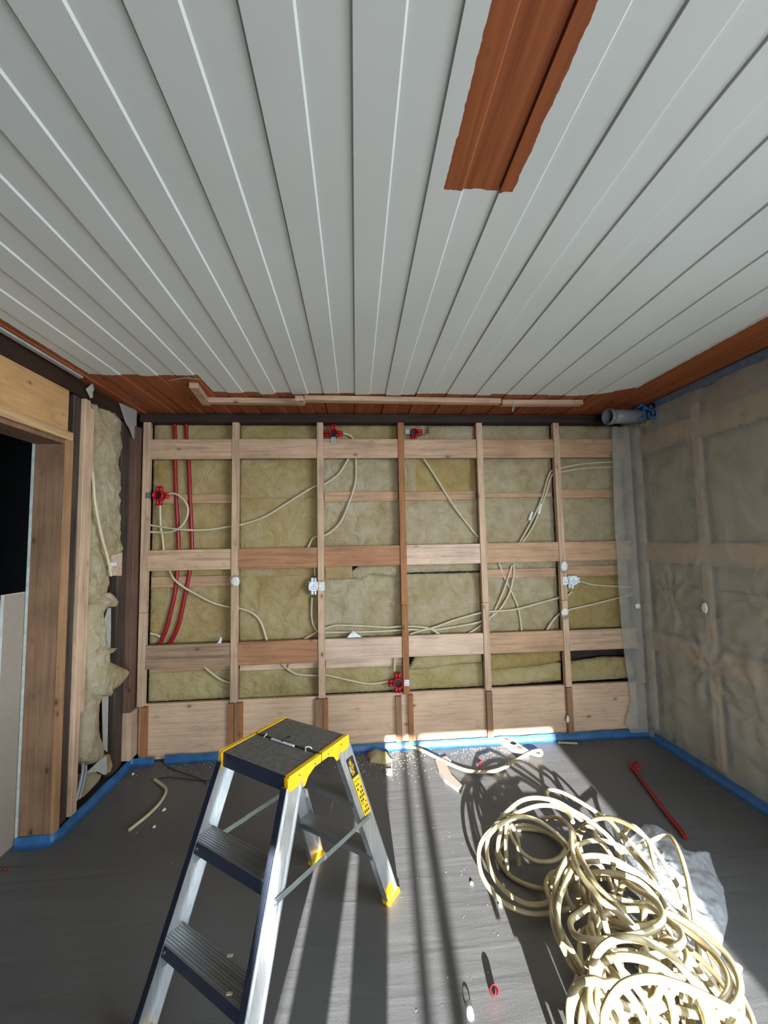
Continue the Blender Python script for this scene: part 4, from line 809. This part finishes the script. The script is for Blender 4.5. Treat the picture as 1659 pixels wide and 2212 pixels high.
strand(d_([(455, 540), (520, 640), (590, 715)]), [.38, .36]); strand(d_([(700, 500), (730, 600), (740, 700)]), [.3, .3])
strand(d_([(1000, 480), (1100, 620), (1200, 740), (1300, 870)]), [.2, .14, .1]); strand(d_([(900, 400), (1060, 640), (1200, 850), (1330, 1080)]), [.2, .15, .1]); strand(d_([(1080, 700), (1200, 900), (1270, 1080)]), [.22, .2]); strand(d_([(1100, 800), (1160, 950), (1200, 1080)]), [.28, .26])
for i, (u, z) in enumerate([(170, .1), (200, .18), (235, .24), (270, .3), (300, .2), (330, .26)]): strand(d_([(u+20, 640), (u-10, 760), (u, 900), (u+50+8*i, 1080)]), [z, z+.04, z+.02])
strand(d_([(330, 780), (430, 960), (470, 1100)]), [.26, .24]); strand(d_([(450, 900), (520, 1000), (560, 1100)]), [.3, .28]); strand(d_([(600, 960), (700, 1020), (800, 1080)]), [.2, .18])
# the bulk of the coil below: rough rings lying on one another
rc = random.Random(11); cc = Vector(Fl(1425, 2200, 0)); cc2 = Vector(Fl(1345, 1990, 0))
for i in range(14):
    far = i % 3 == 2
    c0 = (cc2 if far else cc)+Vector((rc.uniform(-.025, .025), rc.uniform(-.025, .025), .012+.014*i)); ra, rb2 = (rc.uniform(.13, .155), rc.uniform(.13, .16)) if far else (rc.uniform(.165, .2), rc.uniform(.17, .205)); ph = rc.uniform(0, 6.28); tl = rc.uniform(-.12, .12); t2 = rc.uniform(-.10, .10); P = []
    for k in range(12):
        a = ph+2*PI*k/12; x, y = ra*math.cos(a), rb2*math.sin(a); P.append(c0+Vector((x+rc.uniform(-.008, .008), y, max(-c0.z+.011, tl*x+t2*y+.01*math.sin(2*a+ph)))))
    CO.append(spline(P, 5, True)+[])
    CO[-1].append(CO[-1][0])
mb = MB()
for S in CO:
    S = [Vector((p.x, p.y, max(p.z, .0105))) for p in S]; mb.tube(S, .0092, 8)
tag(mb.build('conduit_coil', Mt['cable'], origin=(cc.x, cc.y, 0)), 'large tangled coil of cream conduit on the sunlit floor', 'conduit coil')

# ================================================================ CLEAR PLASTIC BAG
def bag():
    out = [(1392, 1780), (1425, 1795), (1460, 1812), (1490, 1842), (1532, 1840), (1545, 1880), (1562, 1912), (1572, 1975), (1558, 2035), (1552, 2090), (1520, 2100), (1480, 2050), (1440, 2000), (1400, 1960), (1350, 1880), (1345, 1825)]
    poly = [Fl(u, v, .02)[:2] for u, v in out]
    o = wool(poly, 'floor', .012, .0105, 'crumpled clear plastic bag beside the conduit coil', 'bag', res=.0075, amp=.022, bulge=.085, round_=.07, name='plastic_bag', cat='plastic bag', seed=4.4)
    return o
bag()

# ================================================================ THINGS ON THE FLOOR
def tubelet(p0, p1, r, mat, lab, wall=.0016, name='conduit_offcut'):
    return tag(MB().tube([p0, p1], r, 20, hollow=wall).build(name, Mt[mat]), lab, 'conduit offcut')
a = Vector(Fl(1069, 2139, .035)); tubelet(a, Vector((a.x+.001, a.y+.022, .010)), .0125, 'redbox', 'short red conduit offcut standing on the sunlit floor')
a = Vector(Fl(1017, 2197, .022)); tubelet(a, Vector(Fl(1012, 2168, .011)), .0105, 'white', 'short white conduit offcut near the bottom edge, lying beside the ladder')
a = Vector(Fl(1600, 2095, .012)); tubelet(a, Vector(Fl(1585, 2082, .012)), .011, 'white', 'small clear conduit offcut right of the plastic bag')
tag(MB().tube(spline([Fl(334, 1684, .009), Fl(349, 1695, .009), Fl(356, 1701, .009), Fl(358, 1712, .009), Fl(345, 1735, .009), Fl(318, 1762, .009), Fl(279, 1793, .009)], 6), .0085, 12).build('bent_conduit', Mt['cablew']), 'bent cream conduit piece on the dark floor at the left', 'conduit')
r = empty('red_conduit_length', Fl(1430, 1740)); tag(r, 'length of dark red conduit with frayed end lying at the right', 'conduit')
MB().tube(spline([Fl(1362, 1657, .013), Fl(1371, 1664, .012), Fl(1390, 1690, .011), Fl(1440, 1757, .011), Fl(1468, 1790, .011), Fl(1481, 1809, .012)], 6), .011, 12).build('tube', Mt['red'], r)
mb = MB(); 
for du, dv in ((20, -9), (26, -2), (28, 4), (12, -6)): mb.tube(spline([Fl(1363, 1657, .014), Fl(1363+du*.5, 1657+dv-2, .025), Fl(1363+du, 1657+dv+3, .012)], 4), [.009, .0085, .008, .007, .006, .005, .004, .003, .002], 6)
MB.build(mb, 'frayed_end', Mt['red'], r)
# power strip with its thick cord
p0, p1 = Vector(Fl(1088, 1606, 0)), Vector(Fl(1136, 1638, 0)); d = (p1-p0).normalized(); s = Vector((d.y, -d.x, 0)); r = empty('power_strip', tuple((p0+p1)/2)); tag(r, 'white power strip with sockets at the foot of the back wall', 'power strip')
def ob(a0, a1, b0, b1, z0, z1): q = [p0+d*a0+s*b0, p0+d*a1+s*b0, p0+d*a1+s*b1, p0+d*a0+s*b1]; return [v+Vector((0, 0, z0)) for v in q], [v+Vector((0, 0, z1)) for v in q]
Lp = (p1-p0).length
MB().hexa(*ob(0, Lp, -.032, .032, .001, .045)).build('housing', Mt['pad'], r, bevel=.004)
for k in range(3):
    c = p0+d*(Lp*(k+.55)/3.3); mb = MB(); n = 18; mb.tube([c+Vector((0, 0, .0455)), c+Vector((0, 0, .047))], .021, n); so_ = mb.build('socket', Mt['black'] if k == 1 else Mt['padrim'], r)
    for q in (-1, 1): MB().tube([c+s*.008*q+Vector((0, 0, .047)), c+s*.008*q+Vector((0, 0, .048))], .003, 8).build('pin_hole', Mt['black'], so_)
tag(MB().tube(spline([Fl(868, 1612, .014), Fl(900, 1616, .02), Fl(950, 1640, .02), Fl(1000, 1662, .018), Fl(1040, 1668, .016), Fl(1080, 1662, .016), Fl(1120, 1640, .03), Fl(1150, 1624, .04), Fl(1168, 1622, .03), Fl(1166, 1632, .016), Fl(1140, 1626, .014), (p1+d*.004).to_tuple()[:2]+(.022,)], 7), .011, 10).build('extension_cable', Mt['cable']), 'thick white cord sweeping over the floor from the power strip', 'cord')
mb = MB(); q = [Fl(u, v, .0) for u, v in [(940, 1648), (948, 1672), (960, 1690), (990, 1712), (998, 1704), (975, 1680), (962, 1655), (975, 1650), (965, 1640)]]
mb.prism(q, (0, 0, .022)); tag(mb.build('plaster_offcut', Mt['gyp']), 'broken pale plaster offcut under the thick white cord', 'plaster offcut')
wool([Fl(u, v, 0)[:2] for u, v in [(793, 1632), (810, 1629), (838, 1634), (846, 1645), (832, 1652), (800, 1648)]], 'floor', .012, .0105, 'small yellow wool scrap lying by the back wall tape', 'woolbright', res=.008, amp=.02, bulge=.03, name='wool_scrap')
flatb = MB(); flatb.prism([Fl(u, v, .001) for u, v in [(832, 1664), (848, 1664), (848, 1675), (834, 1675)]], (0, 0, .012)); tag(flatb.build('terminal_block', Mt['paper']), 'tiny white terminal block in front of the wool scrap', 'terminal block')
tag(MB().tube([Fl(846, 1660, .008), Fl(846, 1640, .008)], .0045, 8).build('cable_tie', Mt['paper']), 'short white cable end beside the wool scrap', 'cable end')
a = Fl(1206, 1604, .008); b = Fl(1247, 1606, .008); tag(MB().tube([a, b], .008, 10).build('white_stick', Mt['cable']), 'short white stick lying under the blue tape, right of the power strip', 'stick')
tag(MB().tube([Fl(1036, 1650, .006), Fl(1037, 1641, .03)], .010, 12, hollow=.002).build('conduit_offcut', Mt['redbox']), 'small bright red plug standing between cord and wall', 'plug')
tag(MB().tube(spline([Fl(343, 1641, .03), Fl(362, 1656, .006), Fl(390, 1668, .006), Fl(420, 1678, .006), Fl(440, 1687, .004), Fl(445, 1694, .004)], 6), .0022, 6).build('black_wire', Mt['wire']), 'thin black wire trailing from the gap in the blue tape', 'wire', 'black wires behind the ladder')
tag(MB().tube(spline([Fl(343, 1681, .004), Fl(370, 1679, .004), Fl(420, 1685, .004), Fl(455, 1686, .004), Fl(480, 1680, .004)], 6), .0022, 6).build('black_wire', Mt['wire']), 'thin black wire between the bent conduit and the ladder', 'wire', 'black wires behind the ladder')
for i, (u, v, l) in enumerate([(287, 1673, 'tiny white crumb near the left corner tape'), (354, 1750, 'white crumb right of the bent conduit'), (333, 1787, 'tiny crumb right of the lower end of the bent conduit'), (12, 1878, 'tiny red scrap at the left photo edge'), (1019, 1909, 'white crumb left of the conduit coil'), (1081, 1957, 'tiny white crumb touching the outer loop of the coil'), (1557, 2028, 'tiny white crumb beside the plastic bag')]):
    c = Vector(Fl(u, v, .0)); mb = MB(); n = 8; rr = .007 if i != 1 else .010; V = []
    for h, q in ((.0, 1), (.006, .9), (.009, .3)):
        for k in range(n): a = 2*PI*k/n; V.append((c.x+q*rr*math.cos(a)*(1+.3*math.sin(3*a+i)), c.y+q*rr*1.4*math.sin(a), h+.0005))
    mb.add(V, [(q*n+k, q*n+(k+1) % n, (q+1)*n+(k+1) % n, (q+1)*n+k) for q in range(2) for k in range(n)]+[tuple(range(2*n, 3*n)), tuple(range(n))[::-1]], 0, True)
    tag(mb.build('crumb', Mt['red' if i == 3 else 'pad']), l, 'crumb')
# sawdust and shavings
mb = MB(); rs = random.Random(5)
def fleck(x, y, s):
    s *= .7
    a = rs.uniform(0, PI); t = rs.uniform(.0, .5); c, q = math.cos(a)*s, math.sin(a)*s; w = s*.35
    mb.add([(x-c, y-q, .001), (x+q*.35, y-c*.35, .001+t*s), (x+c, y+q, .0015), (x-q*.35, y+c*.35, .003+t*s)], [(0, 1, 2, 3)])
for _ in range(900):
    x = rs.gauss(-.12, .16); y = -abs(rs.gauss(0, .13))-.02
    if -.62 < x < .35: fleck(x, y, rs.uniform(.003, .008))
for _ in range(420): fleck(rs.gauss(-1.3, .25), -abs(rs.gauss(.02, .09))-.03, rs.uniform(.002, .005))
for _ in range(500): fleck(rs.gauss(.55, .12), -abs(rs.gauss(.02, .08))-.04, rs.uniform(.003, .008))
for _ in range(160): fleck(rs.uniform(-.2, 1.0), rs.uniform(-1.7, -.2), rs.uniform(.002, .005))
for _ in range(90): fleck(rs.uniform(-1.7, -.3), rs.uniform(-.9, -.1), rs.uniform(.002, .004))
for _ in range(140): fleck(rs.gauss(1.45, .1), -abs(rs.gauss(.02, .04))-.02, rs.uniform(.002, .006))
tag(mb.build('shavings', Mt['fluff'], origin=(0, 0, 0)), 'pale wood shavings and dust scattered over the floor', 'shavings', kind='stuff')
for (u, v, l) in [(497, 2065, 'pale chip on the lower ladder step, upper one'), (496, 2147, 'pale chip at the right end of the lower ladder step')]:
    c = on(u, v, 2, LH/3+.0015); mb = MB().box((c[0]-.008, c[1]-.004, c[2]), (c[0]+.008, c[1]+.003, c[2]+.003)); tag(mb.build('wood_chip', Mt['fluff']), l, 'wood chip')

# ================================================================ THE PHOTOGRAPHER, STANDING BEHIND THE CAMERA
def person():
    nodes = [('pelvis', (-.54, -3.22, .93), (.155, .105)), ('waist', (-.54, -3.22, 1.08), (.145, .10)), ('chest', (-.535, -3.21, 1.30), (.165, .115)), ('neck0', (-.53, -3.20, 1.45), (.075, .065)), ('neck', (-.525, -3.19, 1.51), (.055, .055)),
             ('jaw', (-.515, -3.165, 1.57), (.062, .072)), ('head', (-.515, -3.175, 1.65), (.076, .094)), ('crown', (-.515, -3.185, 1.71), (.06, .075)),
             ('hipR', (-.455, -3.22, .86), (.085, .09)), ('kneeR', (-.447, -3.20, .48), (.062, .066)), ('ankR', (-.447, -3.22, .09), (.05, .055)), ('toeR', (-.445, -3.08, .04), (.042, .032)),
             ('hipL', (-.625, -3.22, .86), (.085, .09)), ('kneeL', (-.633, -3.20, .48), (.062, .066)), ('ankL', (-.633, -3.22, .09), (.05, .055)), ('toeL', (-.640, -3.08, .04), (.042, .032)),
             ('shR', (-.375, -3.20, 1.39), (.062, .062)), ('elR', (-.29, -3.14, 1.16), (.046, .046)), ('wrR', (-.275, -2.99, 1.36), (.028, .028)), ('paR', (-.285, -2.975, 1.42), (.032, .018)),
             ('shL', (-.695, -3.20, 1.39), (.062, .062)), ('elL', (-.66, -3.10, 1.16), (.046, .046)), ('wrL', (-.47, -3.00, 1.33), (.028, .028)), ('paL', (-.42, -2.985, 1.39), (.032, .018)),
             ('nose', (-.515, -3.058, 1.635), (.012, .014))]
    ed = [('pelvis', 'waist'), ('waist', 'chest'), ('chest', 'neck0'), ('neck0', 'neck'), ('neck', 'jaw'), ('jaw', 'head'), ('head', 'crown'), ('pelvis', 'hipR'), ('hipR', 'kneeR'), ('kneeR', 'ankR'), ('ankR', 'toeR'),
          ('pelvis', 'hipL'), ('hipL', 'kneeL'), ('kneeL', 'ankL'), ('ankL', 'toeL'), ('chest', 'shR'), ('shR', 'elR'), ('elR', 'wrR'), ('wrR', 'paR'), ('chest', 'shL'), ('shL', 'elL'), ('elL', 'wrL'), ('wrL', 'paL'), ('head', 'nose')]
    ix = {n[0]: i for i, n in enumerate(nodes)}; V = [Vector(n[1]) for n in nodes]; Rr = [n[2] for n in nodes]; E_ = [(ix[a], ix[b]) for a, b in ed]
    for pn, sx in (('paR', -1), ('paL', 1)):                      # five fingers each, curled round the edge of the phone
        p = V[ix[pn]]
        for k in range(4):
            a = p+Vector((sx*.004, .004, -.012+.019*k)); q = [a, a+Vector((sx*.022, .020, .006)), a+Vector((sx*(.046-.004*abs(k-1.5)), .016, .008))]
            for m_ in q: V.append(m_); Rr.append((.0085, .0085))
            n = len(V); E_ += [(ix[pn], n-3), (n-3, n-2), (n-2, n-1)]
        a = p+Vector((sx*.012, -.012, -.012)); q = [a, a+Vector((sx*.022, -.008, .018))]
        for m_ in q: V.append(m_); Rr.append((.010, .010))
        n = len(V); E_ += [(ix[pn], n-2), (n-2, n-1)]
    base = Vector((-.54, -3.2, 0)); me = bpy.data.meshes.new('person_skeleton'); me.from_pydata([v-base for v in V], E_, [])
    o = bpy.data.objects.new('person_skeleton', me); COL.objects.link(o); sk = o.modifiers.new('skin', 'SKIN'); sk.use_smooth_shade = True; o.modifiers.new('sub', 'SUBSURF').levels = 2
    for i, rr in enumerate(Rr): me.skin_vertices[0].data[i].radius = rr
    me.skin_vertices[0].data[0].use_root = True
    bpy.context.view_layer.update(); m2 = bpy.data.meshes.new_from_object(o.evaluated_get(bpy.context.evaluated_depsgraph_get())); bpy.data.objects.remove(o)
    m2.materials.clear()
    for q in ('trouser', 'jacket', 'skin', 'wire'): m2.materials.append(Mt[q])
    for p in m2.polygons:
        c = p.center+base; k = 0
        if c.z > .90: k = 1
        if c.z > 1.475 or (c.y > -3.005 and c.z > 1.25): k = 2
        if c.z < .075: k = 3
        p.material_index = k; p.use_smooth = True
    r = bpy.data.objects.new('person', m2); COL.objects.link(r); r.location = base; r['_w'] = list(base)
    tag(r, 'person in dark jacket and trousers standing behind the camera, holding a phone up', 'person')
    mb = MB(); n = 20; Vv = []; H_ = [(0., 1.0), (.03, 1.02), (.06, .95), (.09, .72), (.108, .3)]
    for h, q in H_:
        for k in range(n): a = 2*PI*k/n; Vv.append((-.515+.088*q*math.cos(a), -3.195+.105*q*math.sin(a)-.0, 1.665+h-.05*(math.sin(a) < 0)*(1-h/.11)))
    mb.add(Vv, [(i*n+k, i*n+(k+1) % n, (i+1)*n+(k+1) % n, (i+1)*n+k) for i in range(4) for k in range(n)]+[tuple(range(4*n, 5*n))], 0, True); mb.build('hair', Mt['wire'], r)
    for s_ in (-1, 1): MB().tube([(-.515+s_*.030, -3.086, 1.655), (-.515+s_*.030, -3.080, 1.655)], .008, 10).build('eye', Mt['pad'], r); MB().tube([(-.515+s_*.078, -3.18, 1.62), (-.515+s_*.084, -3.175, 1.655)], .012, 8).build('ear', Mt['skin'], r)
    MB().box((-.54, -3.102, 1.582), (-.49, -3.094, 1.588)).build('mouth', Mt['redbox'], r)
    ph = MB().box((-.412, -2.962, 1.335), (-.334, -2.953, 1.492)).build('phone', Mt['wire'], bevel=.002); tag(ph, 'dark phone held up in both hands of the person behind the camera', 'phone')
person()
